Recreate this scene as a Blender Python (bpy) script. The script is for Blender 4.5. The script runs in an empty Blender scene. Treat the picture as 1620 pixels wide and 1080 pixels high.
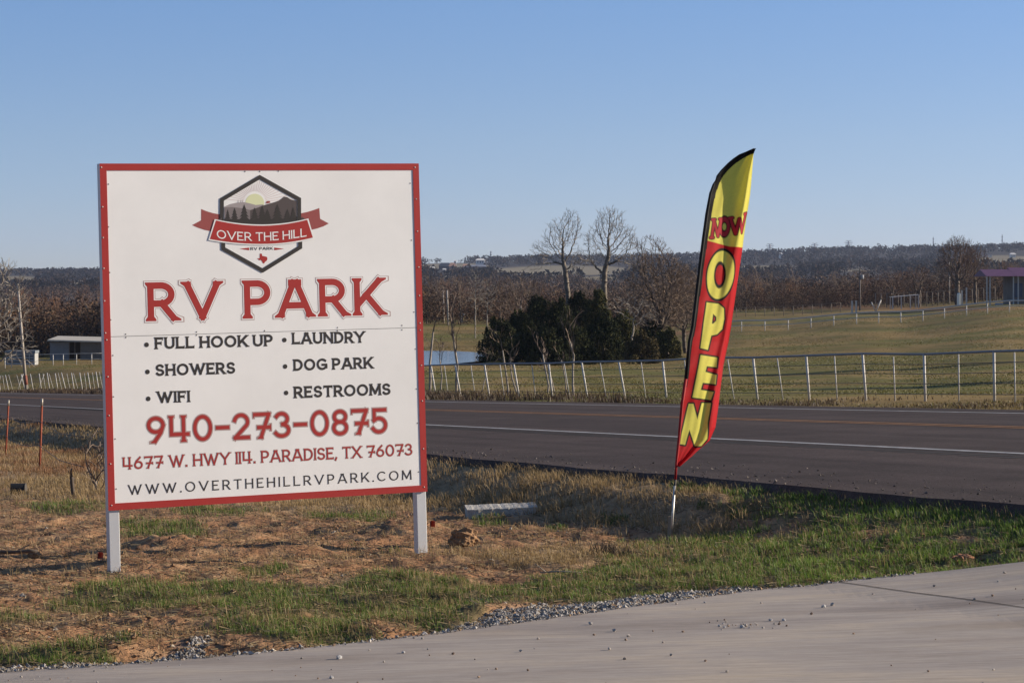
import bpy, math, random
import numpy as np
from mathutils import Vector, Matrix

S = bpy.context.scene
R = math.radians
# ---------------------------------------------------------------- camera, world, sun, exposure
F = 4000.0                                   # focal length in photo pixels (1620 wide)
cam = bpy.data.cameras.new('camera')
cam.sensor_width = 36.0
cam.lens = 36.0 * F / 1620.0
cam.shift_y = -90.0 / 1620.0                 # level camera, eye-level line above the middle of the frame
cam.clip_start = 0.1
cam.clip_end = 20000
co = bpy.data.objects.new('camera', cam)
S.collection.objects.link(co)
co.location = (0, 0, 0)                      # eye height is z = 0; the drive lies about 1.75 m below
co.rotation_euler = (R(90), 0, 0)
S.camera = co
SUN_EL, SUN_AZ = R(18), R(81)                # azimuth clockwise from +Y
sunv = Vector((math.sin(SUN_AZ) * math.cos(SUN_EL), math.cos(SUN_AZ) * math.cos(SUN_EL), math.sin(SUN_EL)))
W = bpy.data.worlds.new('World')
S.world = W
W.use_nodes = True
wn, wl = W.node_tree.nodes, W.node_tree.links
bg = wn['Background']
bg.inputs['Strength'].default_value = 0.112
sky = wn.new('ShaderNodeTexSky')
sky.sky_type = 'NISHITA'
sky.sun_disc = False
sky.sun_elevation = SUN_EL
sky.sun_rotation = SUN_AZ
sky.air_density = 1.0
sky.dust_density = 0.9
sky.ozone_density = 3.0
tc = wn.new('ShaderNodeTexCoord')
mp = wn.new('ShaderNodeMapping')
mp.vector_type = 'POINT'
mp.inputs['Scale'].default_value = (1, 1, 2.6)   # the clear dry air thins out quickly above the horizon
mp.inputs['Location'].default_value = (0, 0, 0.05)
wl.new(tc.outputs['Generated'], mp.inputs['Vector'])
wl.new(mp.outputs['Vector'], sky.inputs['Vector'])
tint = wn.new('ShaderNodeMix'); tint.data_type = 'RGBA'; tint.blend_type = 'MULTIPLY'; tint.inputs['Factor'].default_value = 1
tint.inputs['B'].default_value = (.99, 1.067, 1.155, 1)
# the dusty layer low over the horizon takes some of the blue out of the sky
sx = wn.new('ShaderNodeSeparateXYZ'); dm = wn.new('ShaderNodeMapRange'); dr = wn.new('ShaderNodeValToRGB'); dmx = wn.new('ShaderNodeMix')
dm.inputs['From Min'].default_value = 0.0; dm.inputs['From Max'].default_value = .125
for e_, (po_, c_) in zip([dr.color_ramp.elements[0], dr.color_ramp.elements[1], dr.color_ramp.elements.new(.46)], ((.06, (.94, .72, .66, 1)), (1.0, (1, 1, 1, 1)), (.46, (1.03, .86, .78, 1)))):
    e_.position = po_; e_.color = c_
dmx.data_type = 'RGBA'; dmx.blend_type = 'MULTIPLY'; dmx.inputs['Factor'].default_value = 1
wl.new(tc.outputs['Generated'], sx.inputs['Vector']); wl.new(sx.outputs['Z'], dm.inputs['Value']); wl.new(dm.outputs['Result'], dr.inputs['Fac'])
wl.new(sky.outputs['Color'], tint.inputs['A']); wl.new(tint.outputs['Result'], dmx.inputs['A']); wl.new(dr.outputs['Color'], dmx.inputs['B']); wl.new(dmx.outputs['Result'], bg.inputs['Color'])
sl = bpy.data.lights.new('sun', 'SUN')
sl.energy = 5.0
sl.angle = R(0.5)
sl.color = (1.0, 0.875, 0.71)
so = bpy.data.objects.new('sun', sl)
S.collection.objects.link(so)
so.rotation_euler = sunv.to_track_quat('Z', 'Y').to_euler()
so.location = (30, 0, 20)
S.view_settings.view_transform = 'Standard'
S.view_settings.look = 'None'
S.view_settings.gamma = 1
S.view_settings.exposure = 0.72
S.cycles.max_bounces = 6
S.cycles.volume_bounces = 0
S.cycles.transparent_max_bounces = 8

rng = np.random.default_rng(7)
random.seed(7)

# ---------------------------------------------------------------- helpers
def sr(r, g, b):
    f = lambda c: (c / 255 / 12.92) if c / 255 <= 0.04045 else ((c / 255 + 0.055) / 1.055) ** 2.4
    return (f(r), f(g), f(b))

def mat(name, col, rough=0.8, metal=0.0, var=0.0, scale=8.0, bump=0.0, bscale=None, attr=None, spec=0.3, trans=0.0, stretch=(1, 1, 1)):
    m = bpy.data.materials.new(name)
    m.use_nodes = True
    n, l = m.node_tree.nodes, m.node_tree.links
    p = n['Principled BSDF']
    p.inputs['Roughness'].default_value = rough
    p.inputs['Metallic'].default_value = metal
    p.inputs['Specular IOR Level'].default_value = spec
    p.inputs['Base Color'].default_value = (*col, 1)
    src = None
    if attr:
        a = n.new('ShaderNodeAttribute'); a.attribute_name = attr
        src = a.outputs['Color']
    t = n.new('ShaderNodeTexCoord')
    mpn = n.new('ShaderNodeMapping'); mpn.inputs['Scale'].default_value = stretch
    l.new(t.outputs['Object'], mpn.inputs['Vector'])
    if var > 0:
        nz = n.new('ShaderNodeTexNoise'); nz.inputs['Scale'].default_value = scale
        nz.inputs['Detail'].default_value = 6; nz.inputs['Roughness'].default_value = 0.65
        l.new(mpn.outputs['Vector'], nz.inputs['Vector'])
        mr = n.new('ShaderNodeMapRange')
        mr.inputs['From Min'].default_value = 0.3; mr.inputs['From Max'].default_value = 0.7
        mr.inputs['To Min'].default_value = 1 - var; mr.inputs['To Max'].default_value = 1 + var
        l.new(nz.outputs['Fac'], mr.inputs['Value'])
        mx = n.new('ShaderNodeMix'); mx.data_type = 'RGBA'; mx.blend_type = 'MULTIPLY'
        mx.inputs['Factor'].default_value = 1
        if src: l.new(src, mx.inputs['A'])
        else: mx.inputs['A'].default_value = (*col, 1)
        l.new(mr.outputs['Result'], mx.inputs['B'])
        src = mx.outputs['Result']
    if src: l.new(src, p.inputs['Base Color'])
    if bump > 0:
        b = n.new('ShaderNodeTexNoise'); b.inputs['Scale'].default_value = bscale or scale * 3
        b.inputs['Detail'].default_value = 5
        l.new(mpn.outputs['Vector'], b.inputs['Vector'])
        bn = n.new('ShaderNodeBump'); bn.inputs['Strength'].default_value = bump
        bn.inputs['Distance'].default_value = 0.02
        l.new(b.outputs['Fac'], bn.inputs['Height']); l.new(bn.outputs['Normal'], p.inputs['Normal'])
    if trans > 0:
        tr = n.new('ShaderNodeBsdfTranslucent'); ms = n.new('ShaderNodeMixShader')
        ms.inputs['Fac'].default_value = trans
        if src: l.new(src, tr.inputs['Color'])
        else: tr.inputs['Color'].default_value = (*col, 1)
        l.new(p.outputs['BSDF'], ms.inputs[1]); l.new(tr.outputs['BSDF'], ms.inputs[2])
        l.new(ms.outputs['Shader'], n['Material Output'].inputs['Surface'])
    return m

def np_mesh(name, V, faces, mats, parent=None, fmat=None, col=None, smooth=False):
    """V (n,3); faces: list of (k,m) index arrays"""
    me = bpy.data.meshes.new(name)
    V = np.asarray(V, np.float32)
    me.vertices.add(len(V)); me.vertices.foreach_set('co', V.ravel())
    faces = [np.asarray(f, np.int32) for f in faces if len(f)]
    loops = np.concatenate([f.ravel() for f in faces])
    tot = np.concatenate([np.full(len(f), f.shape[1], np.int32) for f in faces])
    st = np.concatenate([[0], np.cumsum(tot)[:-1]]).astype(np.int32)
    me.loops.add(len(loops)); me.loops.foreach_set('vertex_index', loops)
    me.polygons.add(len(tot)); me.polygons.foreach_set('loop_start', st); me.polygons.foreach_set('loop_total', tot)
    if fmat is not None: me.polygons.foreach_set('material_index', np.asarray(fmat, np.int32))
    me.polygons.foreach_set('use_smooth', np.full(len(tot), smooth))
    if col is not None:
        ca = me.color_attributes.new('Col', 'FLOAT_COLOR', 'POINT')
        c4 = np.ones((len(V), 4), np.float32); c4[:, :3] = col
        ca.data.foreach_set('color', c4.ravel())
    for m in (mats if isinstance(mats, (list, tuple)) else [mats]): me.materials.append(m)
    me.update(calc_edges=True); me.validate()
    o = bpy.data.objects.new(name, me)
    S.collection.objects.link(o)
    if parent: o.parent = parent
    return o

class MB:
    """collects shapes; build() links them as one mesh object"""
    def __init__(s): s.v = []; s.f = []; s.m = []
    def poly(s, pts, m=0):
        b = len(s.v); s.v += [tuple(p) for p in pts]; s.f.append(list(range(b, b + len(pts)))); s.m.append(m)
    def raw(s, V, Fs, m=0):
        b = len(s.v); s.v += [tuple(p) for p in V]
        for f in Fs: s.f.append([i + b for i in f]); s.m.append(m)
    def box(s, a, b, m=0):
        x0, y0, z0 = a; x1, y1, z1 = b
        s.raw([(x0, y0, z0), (x1, y0, z0), (x1, y1, z0), (x0, y1, z0), (x0, y0, z1), (x1, y0, z1), (x1, y1, z1), (x0, y1, z1)],
              [(0, 3, 2, 1), (4, 5, 6, 7), (0, 1, 5, 4), (1, 2, 6, 5), (2, 3, 7, 6), (3, 0, 4, 7)], m)
    def tube(s, pts, r, k=8, m=0, caps=True):
        P = [Vector(p) for p in pts]; rr = r if isinstance(r, (list, tuple)) else [r] * len(P)
        V = []
        for i, p in enumerate(P):
            d = (P[min(i + 1, len(P) - 1)] - P[max(i - 1, 0)]).normalized()
            a = Vector((0, 0, 1)) if abs(d.z) < 0.9 else Vector((1, 0, 0))
            u = d.cross(a).normalized(); w = d.cross(u)
            for j in range(k):
                t = 2 * math.pi * j / k
                V.append(p + (u * math.cos(t) + w * math.sin(t)) * rr[i])
        Fs = [(i * k + j, i * k + (j + 1) % k, (i + 1) * k + (j + 1) % k, (i + 1) * k + j) for i in range(len(P) - 1) for j in range(k)]
        if caps: Fs += [tuple(range(k))[::-1], tuple(range((len(P) - 1) * k, len(P) * k))]
        s.raw(V, Fs, m)
    def build(s, name, mats, parent=None, smooth=False, bevel=0):
        me = bpy.data.meshes.new(name); me.from_pydata([tuple(v) for v in s.v], [], s.f)
        for m in (mats if isinstance(mats, (list, tuple)) else [mats]): me.materials.append(m)
        me.polygons.foreach_set('material_index', s.m)
        if smooth: me.polygons.foreach_set('use_smooth', [True] * len(s.f))
        me.update()
        o = bpy.data.objects.new(name, me); S.collection.objects.link(o)
        if parent: o.parent = parent
        if bevel:
            b = o.modifiers.new('bevel', 'BEVEL'); b.width = bevel; b.segments = 2
        return o

def tag(o, label=None, cat=None, group=None, kind=None):
    if label: o['label'] = label
    if cat: o['category'] = cat
    if group: o['group'] = group
    if kind: o['kind'] = kind
    return o

def empty(name, loc, label, cat, group=None, rz=0):
    o = bpy.data.objects.new(name, None); S.collection.objects.link(o)
    o.location = loc; o.rotation_euler = (0, 0, rz)
    return tag(o, label, cat, group)

def copy_tree(o, parent=None):
    c = o.copy(); S.collection.objects.link(c)
    if parent: c.parent = parent
    for ch in list(o.children): copy_tree(ch, c)
    return c

def _h(ix, iy, seed):
    n = (ix.astype(np.int64) * 374761393 + iy.astype(np.int64) * 668265263 + seed * 974711) & 0x7fffffff
    n = ((n ^ (n >> 13)) * 1274126177) & 0x7fffffff
    return ((n ^ (n >> 16)) & 0xffff) / 65535.0
def vnoise(x, y, seed=0):
    ix, iy = np.floor(x), np.floor(y); fx, fy = x - ix, y - iy
    fx = fx * fx * (3 - 2 * fx); fy = fy * fy * (3 - 2 * fy)
    a, b = _h(ix, iy, seed), _h(ix + 1, iy, seed); c, d = _h(ix, iy + 1, seed), _h(ix + 1, iy + 1, seed)
    return (a + (b - a) * fx) * (1 - fy) + (c + (d - c) * fx) * fy
def fbm(x, y, sc, o=4, seed=0):
    t = 0; a = 1.0; n = 0
    for i in range(o):
        t = t + a * vnoise(x * sc, y * sc, seed + i); n += a; a *= 0.5; sc *= 2.03
    return t / n            # 0..1
def sstep(a, b, x):
    t = np.clip((x - a) / (b - a), 0, 1); return t * t * (3 - 2 * t)

# ---------------------------------------------------------------- the lie of the land (z = 0 is the camera's eye level)
UX, UY = -0.3325, 0.9431                     # the highway runs this way (downhill, to the left)
PX, PY = 0.9431, 0.3325                      # and this way lies across it
WR = 11.6                                    # paved width
def qt(X, Y):
    return -(X * PX + (Y - 27) * PY), X * UX + (Y - 27) * UY
def road_z(X, Y):
    return 0.0355 * X - 0.0275 * Y - 1.1475
def h_of_q(q, t):
    a = np.interp(q, [-1, 0, .25, .55, 1.0, 1.6, 2.4, 3.4, 5.7, 7.3, 12, 40], [-.07, -.07, -.13, -.18, -.255, -.315, -.37, -.395, -.43, -.46, -.5, -.5])
    b = np.interp(q, [-1, 0, .25, .5, .75, 1.0, 1.3, 2.4, 3.4, 5.7, 7.3, 12, 40], [-.07, -.07, -.10, -.16, -.31, -.385, -.405, -.405, -.405, -.43, -.46, -.5, -.5])
    k = sstep(-9.6, -6.9, t)
    return a * (1 - k) + b * k
def fore_z(X, Y):
    q, t = qt(X, Y)
    t = np.clip(t, -75, 170)
    return -1.89 - 0.0377 * t + h_of_q(q, t)
# profile of the country beyond, per bearing: (distance, where the ground shows in the photo)
RIDGE_X = [-1200, -200, 0, 160, 400, 675, 760, 850, 1000, 1100, 1200, 1300, 1400, 1480, 1620, 1800, 3000]
RIDGE_Y = [434, 436, 434, 432, 428, 417, 415, 412, 410, 408, 404, 400, 397, 396, 392, 391, 395]
TD = np.array([60, 85, 110, 150, 160, 189, 210, 260, 300, 400, 600, 1000, 1600, 2300, 3500, 4500, 7000.])
TCOL = {
 -1200: [640, 630, 620, 606, 604, 600, 597, 588, 578, 566, 545, 500, 470, 455],
 0:     [640, 632, 626, 612, 609, 600, 592, 580, 565, 548, 525, 490, 462, 447],
 160:   [640, 630, 622, 604, 600, 594, 588, 577, 565, 546, 525, 488, 460, 445],
 400:   [640, 626, 606, 584, 581, 566, 556, 539, 525, 508, 498, 477, 452, 438],
 640:   [640, 624, 603, 579, 577, 558, 546, 526, 514, 501, 493, 474, 447, 430],
 760:   [640, 624, 603, 579, 577, 558, 546, 526, 514, 501, 493, 474, 447, 430],
 860:   [640, 622, 602, 580, 576, 560, 549, 530, 518, 503, 494, 474, 447, 432],
 1000:  [640, 620, 600, 578, 575, 563, 556, 538, 525, 504, 494, 472, 447, 432],
 1200:  [644, 618, 598, 569, 563, 549, 541, 524, 513, 490, 482, 466, 443, 427],
 1400:  [642, 612, 590, 562, 556, 539, 530, 509, 500, 483, 476, 460, 438, 421],
 1620:  [638, 602, 580, 548, 541, 521, 510, 489, 483, 474, 466, 452, 430, 412],
 1900:  [636, 600, 572, 540, 532, 512, 500, 480, 475, 466, 458, 446, 425, 408],
 3000:  [636, 600, 572, 540, 532, 512, 500, 480, 475, 466, 458, 446, 425, 408]}
_tx = np.array(sorted(TCOL))
_tab = np.zeros((len(_tx), len(TD)))
for _i, _x in enumerate(_tx):
    _r = np.interp(_x, RIDGE_X, RIDGE_Y)
    _tab[_i] = TCOL[_x] + [_r, _r + 4, 440]
_tz = -(_tab - 450) / F * TD[None, :]
def far_z(X, Y):
    r = np.maximum(np.where(Y > 1, Y, np.hypot(X, Y)), 20)
    x = np.clip(np.where(Y > 1, 810 + F * X / np.maximum(Y, 1), np.where(X < 0, -1200, 3000)), -1200, 3000)
    ld = np.log(r)
    ci = np.clip(np.searchsorted(_tx, x) - 1, 0, len(_tx) - 2); cf = (x - _tx[ci]) / (_tx[ci + 1] - _tx[ci])
    cf = cf * cf * (3 - 2 * cf)
    L = np.log(TD); di = np.clip(np.searchsorted(L, ld) - 1, 0, len(TD) - 2); df = np.clip((ld - L[di]) / (L[di + 1] - L[di]), 0, 1)
    a = _tz[ci, di] * (1 - df) + _tz[ci, di + 1] * df
    b = _tz[ci + 1, di] * (1 - df) + _tz[ci + 1, di + 1] * df
    z = a * (1 - cf) + b * cf
    # the skyline itself follows the ridge line in the photo
    ry = np.interp(x, RIDGE_X, RIDGE_Y)
    k = sstep(math.log(2400), math.log(3400), ld)
    z = z * (1 - k) + k * (-(ry - 450) / F * np.minimum(r, 3500))
    return z
def base_z(X, Y):
    X = np.asarray(X, float); Y = np.asarray(Y, float)
    q, t = qt(X, Y)
    w = -q - WR
    zf = fore_z(X, Y)
    zr = road_z(X, Y) - 0.03
    zb = road_z(X, Y) - 0.05 - 0.14 * sstep(0.3, 3.0, w)
    fz = far_z(X, Y)
    kb = sstep(6.5, 20, w)
    zb = zb * (1 - kb) + fz * kb
    z = np.where(q > 0, zf, np.where(w < 0, zr - 0.06, zb))
    rr = np.hypot(X, Y)
    kl = sstep(150, 260, rr) * (q > 0)
    return z * (1 - kl) + fz * kl
# edge of the concrete drive
DX = np.array([-60, -30, -12, -6, -2.4, -1.49, -.352, .35, 1.01, 1.386, 1.9, 2.45, 3.07, 4.05, 60])
DY = np.array([-14, 0.5, 7.7, 10.3, 11.85, 12.13, 12.8, 13.28, 13.98, 14.24, 14.53, 14.84, 15.16, 15.5, 15.5])
_ed = []
for _x, _y in ((-120, 1069), (0, 1062), (170, 1051), (320, 1040), (520, 1021), (700, 1000), (900, 973), (1000, 959), (1100, 945), (1200, 931.5), (1330, 919), (1450, 906.5), (1620, 888), (1680, 881.5)):
    _d = 13.0
    for _k in range(60):
        _z = float(fore_z(np.array([(_x - 810) / F * _d]), np.array([_d]))[0]) + .032
        _d = .6 * _d + .4 * (-_z * F / (_y - 450))
    _ed.append(((_x - 810) / F * _d, _d))
DX = np.array([-60, -30, -12, -6] + [a for a, b in _ed] + [_ed[-1][0] + 1.0, 60])
DY = np.array([-14, 0.5, 7.7, 10.3] + [b for a, b in _ed] + [_ed[-1][1] + .45, _ed[-1][1] + .45])
def drive_top(X):
    return np.minimum(np.interp(X, DX, DY), 27 - np.asarray(X) * PX / PY)
def in_drive(X, Y):                          # metres inside (+) the drive
    return drive_top(X) - Y
def img(X, Y, Z):
    Yc = np.maximum(Y, 0.5)
    return 810 + F * X / Yc, 450 - F * Z / Yc
def blobs(x, y, L):
    t = np.zeros_like(x)
    for cx, cy, rx, ry, s in L:
        t = np.maximum(t, s * np.exp(-(((x - cx) / rx) ** 2 + ((y - cy) / ry) ** 2) ** 1.5))
    return t
GREEN = [(1500, 815, 270, 60, 1), (1290, 800, 150, 26, .85), (1190, 790, 80, 16, .7), (1250, 880, 260, 38, 1), (1560, 865, 150, 45, 1), (1120, 912, 230, 22, 1), (950, 928, 180, 26, .9),
 (650, 945, 190, 30, .85), (420, 952, 210, 30, .8), (540, 985, 190, 22, .95), (300, 940, 170, 24, .75), (150, 952, 110, 12, .55),
 (80, 1045, 130, 12, .8), (480, 1002, 130, 18, .95), (770, 822, 32, 8, .8), (970, 822, 26, 9, .8), (1105, 768, 45, 13, .9), (100, 803, 80, 9, .75),
 (250, 838, 90, 14, .65), (560, 815, 80, 9, .75), (340, 812, 90, 10, .6), (1180, 800, 100, 20, .75), (1090, 885, 70, 10, .8), (700, 985, 90, 18, .85),
 (200, 1030, 60, 10, .5), (880, 835, 20, 6, .6), (430, 905, 60, 8, .6), (700, 905, 50, 6, .3), (20, 970, 60, 8, .5), (1180, 845, 60, 6, .4), (600, 870, 60, 5, .3)]
BARE = [(1522, 857, 28, 9, 1), (1385, 846, 45, 7, .9), (1130, 795, 28, 9, 1), (1100, 830, 120, 12, .7), (1395, 790, 30, 5, .9), (1565, 886, 40, 4, .9),
 (1290, 868, 50, 5, .6), (100, 870, 140, 26, .8), (620, 856, 60, 14, .8), (90, 1000, 150, 16, .8), (500, 977, 80, 5, .6), (840, 818, 60, 6, .6), (600, 1000, 60, 7, .7), (320, 860, 120, 14, .5)]
TAN = [(760, 748, 170, 26, 1), (960, 770, 200, 28, .95), (870, 885, 110, 18, .85), (1000, 880, 90, 12, .7), (560, 800, 260, 14, .8), (730, 885, 80, 8, .5),
 (1180, 770, 130, 12, .7), (250, 750, 320, 60, 1), (0, 720, 200, 60, 1), (90, 760, 150, 20, .9), (750, 800, 110, 12, .7), (1050, 905, 60, 6, .4), (450, 885, 90, 6, .35), (1330, 782, 90, 8, .5), (1240, 775, 120, 12, .6)]
GRAV_X = [-300, 0, 200, 290, 350, 420, 650, 730, 800, 1000, 1100, 1200, 1250, 1300]
GRAV_W = [.45, .42, .45, .75, .32, .26, .22, .3, .75, .8, .6, .3, .12, .0]
# ---------------------------------------------------------------- ground sheet
def fore_disp(X, Y):
    """clods, ruts and the berm along the drive"""
    q, t = qt(X, Y)
    r = np.hypot(X, Y)
    a = sstep(0.0, 0.5, q) * (1 - sstep(36, 50, r))
    n = (fbm(X, Y, 1.1, 3, 3) - .5) * .10 + (fbm(X, Y, 4.5, 4, 9) - .5) * .06 + (.17 - np.abs(2 * fbm(X, Y * 1.3, 2.2, 4, 12) - 1)) * .065 + (fbm(X, Y, 17, 3, 21) - .5) * .02
    e = -in_drive(X, Y)                       # distance outside the drive, in Y
    x, y = img(X, Y, base_z(X, Y))
    berm = np.exp(-((e - .75) / .22) ** 2) * (1 - sstep(760, 900, x)) * (.01 + .05 * sstep(.40, .7, fbm(X, Y, 1.9, 3, 47)))
    hole = np.exp(-((e - .48) / .16) ** 2) * (1 - sstep(700, 800, x)) * .07 * sstep(.4, .6, fbm(X, Y, 1.3, 2, 44))
    pile = .07 * (.25 + 1.2 * fbm(X, Y, 9, 3, 41)) * blobs(x, y, [(1130, 790, 22, 10, .6), (1395, 790, 20, 6, .6), (640, 840, 50, 9, .9), (150, 896, 40, 8, .4), (660, 872, 30, 6, .25), (250, 862, 60, 5, .9)])
    grav = np.interp(x, GRAV_X, GRAV_W)
    flat = sstep(0.0, 0.25, e)
    flatg = 1 - .75 * (1 - sstep(grav * .8, grav * 1.2 + .05, e)) * (grav > .02)
    return a * flat * (n * flatg + berm - hole + pile), a

def ground_z(X, Y):
    X = np.atleast_1d(np.asarray(X, float)); Y = np.atleast_1d(np.asarray(Y, float))
    z = base_z(X, Y)
    d, a = fore_disp(X, Y)
    e = in_drive(X, Y)
    q, t = qt(X, Y)
    z = z + d - .06 * sstep(-.02, .03, e) * (q > 0)
    pe = ((X + 6.4) / 4.7) ** 2 + ((Y - 173.5) / 16.5) ** 2
    k = 1 - sstep(.85, 1.25, pe)
    z = z * (1 - k) + k * (-5.35)
    return z
def gz(X, Y): return float(ground_z([X], [Y])[0])
def spot(x, d):
    """ground point seen at photo column x at distance d"""
    X = (x - 810) / F * d
    return Vector((X, d, gz(X, d)))

def ground_masks(X, Y, Z):
    x, y = img(X, Y, base_z(X, Y))
    q, t = qt(X, Y)
    nz = fbm(X, Y, 1.7, 4, 60) - .5; n2 = fbm(X, Y, 6, 3, 70) - .5
    g = blobs(x, y, GREEN); b = blobs(x, y, BARE); tn = blobs(x, y, TAN)
    tn = np.maximum(tn, (1 - sstep(.8, 1.3, q)) * (1 - .92 * sstep(1060, 1260, x + 160 * nz)))
    g = sstep(.26, .54, g + nz * .75 + n2 * .35) * (1 - sstep(.35, .7, b + nz * .4))
    ed = -in_drive(X, Y)
    g = np.maximum(g, sstep(1120, 1230, x) * (1 - sstep(.25, .6, ed + nz * .4)) * (.9 + 0 * x))
    tn = sstep(.3, .65, tn + nz * .6 + n2 * .3)
    g = g * (1 - .65 * tn * sstep(780, 640, y * 0 + x))
    return g, tn * (1 - .6 * g), b

rr = np.concatenate([np.linspace(.6, 8.8, 14), np.exp(np.arange(math.log(9), math.log(31), .0036)), np.exp(np.arange(math.log(31), math.log(210), .011)),
                     np.exp(np.arange(math.log(210), math.log(5200), .022)), [6500, 9000]])
pp = np.concatenate([np.linspace(-math.pi, -.65, 26)[:-1], np.linspace(-.65, -.27, 40)[:-1], np.linspace(-.27, .27, 520), np.linspace(.27, .65, 40)[1:], np.linspace(.65, math.pi, 26)[1:]])
PR, PPH = np.meshgrid(rr, pp, indexing='ij')
GX, GY = PR * np.sin(PPH), PR * np.cos(PPH)
GZ = ground_z(GX.ravel(), GY.ravel())
gx, gy = GX.ravel(), GY.ravel()
q_, t_ = qt(gx, gy)
w_ = -q_ - WR
rad = np.hypot(gx, gy)
# colour of the soil and of the cover (albedo only)
def mixc(a, b, k): return a * (1 - k[:, None]) + np.asarray(b)[None, :] * k[:, None]
g_, tn_, b_ = ground_masks(gx, gy, GZ)
n1 = fbm(gx, gy, .8, 4, 5); n2 = fbm(gx, gy, 5, 4, 15); n3 = fbm(gx, gy, 22, 3, 25)
c = np.tile(np.array([[.30, .160, .083]]), (len(gx), 1))
c = mixc(c, (.37, .225, .122), sstep(.42, .72, n2)); c = mixc(c, (.15, .085, .05), sstep(.5, .75, n1 * .5 + n3 * .5))
c = mixc(c, (.30, .215, .125), tn_ * .75); c = mixc(c, (.085, .085, .04), g_ * .8)
e_ = -in_drive(gx, gy); xg, yg = img(gx, gy, base_z(gx, gy))
gw = np.interp(xg, GRAV_X, GRAV_W)
c = mixc(c, (.27, .26, .245), (1 - sstep(gw * .6, gw * 1.05 + .01, e_ + (n2 - .5) * .25)) * (e_ > 0) * (gw > .03))
# pasture beyond the highway
beyond = sstep(.2, 1.2, w_) * (q_ < 0) + (rad > 150) * (q_ > 0)
beyond = np.clip(beyond, 0, 1)
f1 = fbm(gx * .35 + gy * .05, gy, .06, 4, 31); f2 = fbm(gx, gy, .5, 4, 33)
pc = np.tile(np.array([[.20, .145, .062]]), (len(gx), 1))
pc = mixc(pc, (.145, .138, .044), sstep(.42, .62, f1)); pc = mixc(pc, (.26, .185, .088), sstep(.5, .75, f2) * .6)
pc = mixc(pc, (.085, .062, .036), sstep(.58, .8, fbm(gx, gy, .16, 3, 37)) * .5)
f3 = fbm(gx * .6, gy * .22, 1.0, 4, 35)
pc = mixc(pc, (.105, .105, .034), sstep(.48, .7, f3) * .7); pc = mixc(pc, (.30, .21, .10), sstep(.52, .75, fbm(gx * .5, gy * .2, .5, 4, 36)) * .7)
pc = mixc(pc, (.14, .10, .06), (1 - sstep(1.0, 4.0, w_)) * .8)
# wooded valley and ridge, with open fields on it
wood = sstep(420, 520, rad)
wc = np.tile(np.array([[.062, .048, .040]]), (len(gx), 1))
wc = mixc(wc, (.085, .068, .052), sstep(.4, .7, fbm(gx, gy, .012, 4, 51)))
fld = blobs(xg, yg, [(890, 428, 120, 9, 1), (1215, 423, 60, 4, 1), (1590, 410, 60, 7, 1), (720, 421, 70, 5, .9), (135, 447, 30, 3, .9), (30, 440, 50, 4, .7), (960, 440, 60, 4, .8), (1370, 428, 60, 2.5, .8), (1340, 424, 40, 2, .7), (700, 438, 40, 3, .7), (1480, 396, 40, 1.5, .5)])
fld = sstep(.35, .6, fld + (fbm(gx, gy, .01, 3, 55) - .5) * .5)
wc = mixc(wc, (.20, .165, .10), fld)
pc = mixc(pc, (.24, .125, .075), blobs(xg, yg, [(1330, 486, 130, 4, .8), (1500, 489, 110, 3, .8), (1080, 527, 30, 3, .8)]))
pc = pc * np.array([.90, .87, .72]); wc = wc * (1 - .5 * sstep(1200, 1900, rad) * (1 - fld))[:, None]
pc = pc * (1 - wood[:, None]) + wc * wood[:, None]
c = c * (1 - beyond[:, None]) + pc * beyond[:, None]
nr, npn = PR.shape
ii = np.arange(nr * npn).reshape(nr, npn)
gf = np.stack([ii[:-1, :-1], ii[:-1, 1:], ii[1:, 1:], ii[1:, :-1]], -1).reshape(-1, 4)[:, ::-1]
M_ground = mat('soil_and_turf', (.2, .15, .1), rough=.95, var=.28, scale=9, bump=.7, bscale=38, attr='Col', spec=.1)
ground = np_mesh('ground', np.c_[gx, gy, GZ], [gf], M_ground, col=c, smooth=True)
tag(ground, kind='structure')

# ---------------------------------------------------------------- highway
M_asph = mat('asphalt', (.062, .046, .041), rough=.92, var=.22, scale=.8, bump=.5, bscale=60, spec=.12)
M_white = mat('road_paint_white', (.36, .35, .34), rough=.7, var=.4, scale=6)
M_yellow = mat('road_paint_yellow', (.26, .12, .035), rough=.7, var=.3, scale=5)
def asphalt_wear():
    n, l = M_asph.node_tree.nodes, M_asph.node_tree.links
    t = n.new('ShaderNodeTexCoord'); p = n['Principled BSDF']; old = p.inputs['Base Color'].links[0].from_socket
    for sc, st, lo, hi in ((1.0, (1.9, .018, 1), .80, 1.22), (26, (1, 1, 1), .78, 1.25)):
        m = n.new('ShaderNodeMapping'); m.vector_type = 'TEXTURE'; m.inputs['Rotation'].default_value = (0, 0, math.atan2(PY, PX)); m.inputs['Scale'].default_value = tuple(1 / a for a in st)
        z = n.new('ShaderNodeTexNoise'); z.inputs['Scale'].default_value = sc; z.inputs['Detail'].default_value = 5
        r = n.new('ShaderNodeMapRange'); r.inputs['From Min'].default_value = .32; r.inputs['From Max'].default_value = .68; r.inputs['To Min'].default_value = lo; r.inputs['To Max'].default_value = hi
        x = n.new('ShaderNodeMix'); x.data_type = 'RGBA'; x.blend_type = 'MULTIPLY'; x.inputs['Factor'].default_value = 1
        l.new(t.outputs['Object'], m.inputs['Vector']); l.new(m.outputs['Vector'], z.inputs['Vector']); l.new(z.outputs['Fac'], r.inputs['Value'])
        l.new(old, x.inputs['A']); l.new(r.outputs['Result'], x.inputs['B']); old = x.outputs['Result']
    l.new(old, p.inputs['Base Color'])
asphalt_wear()
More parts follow.
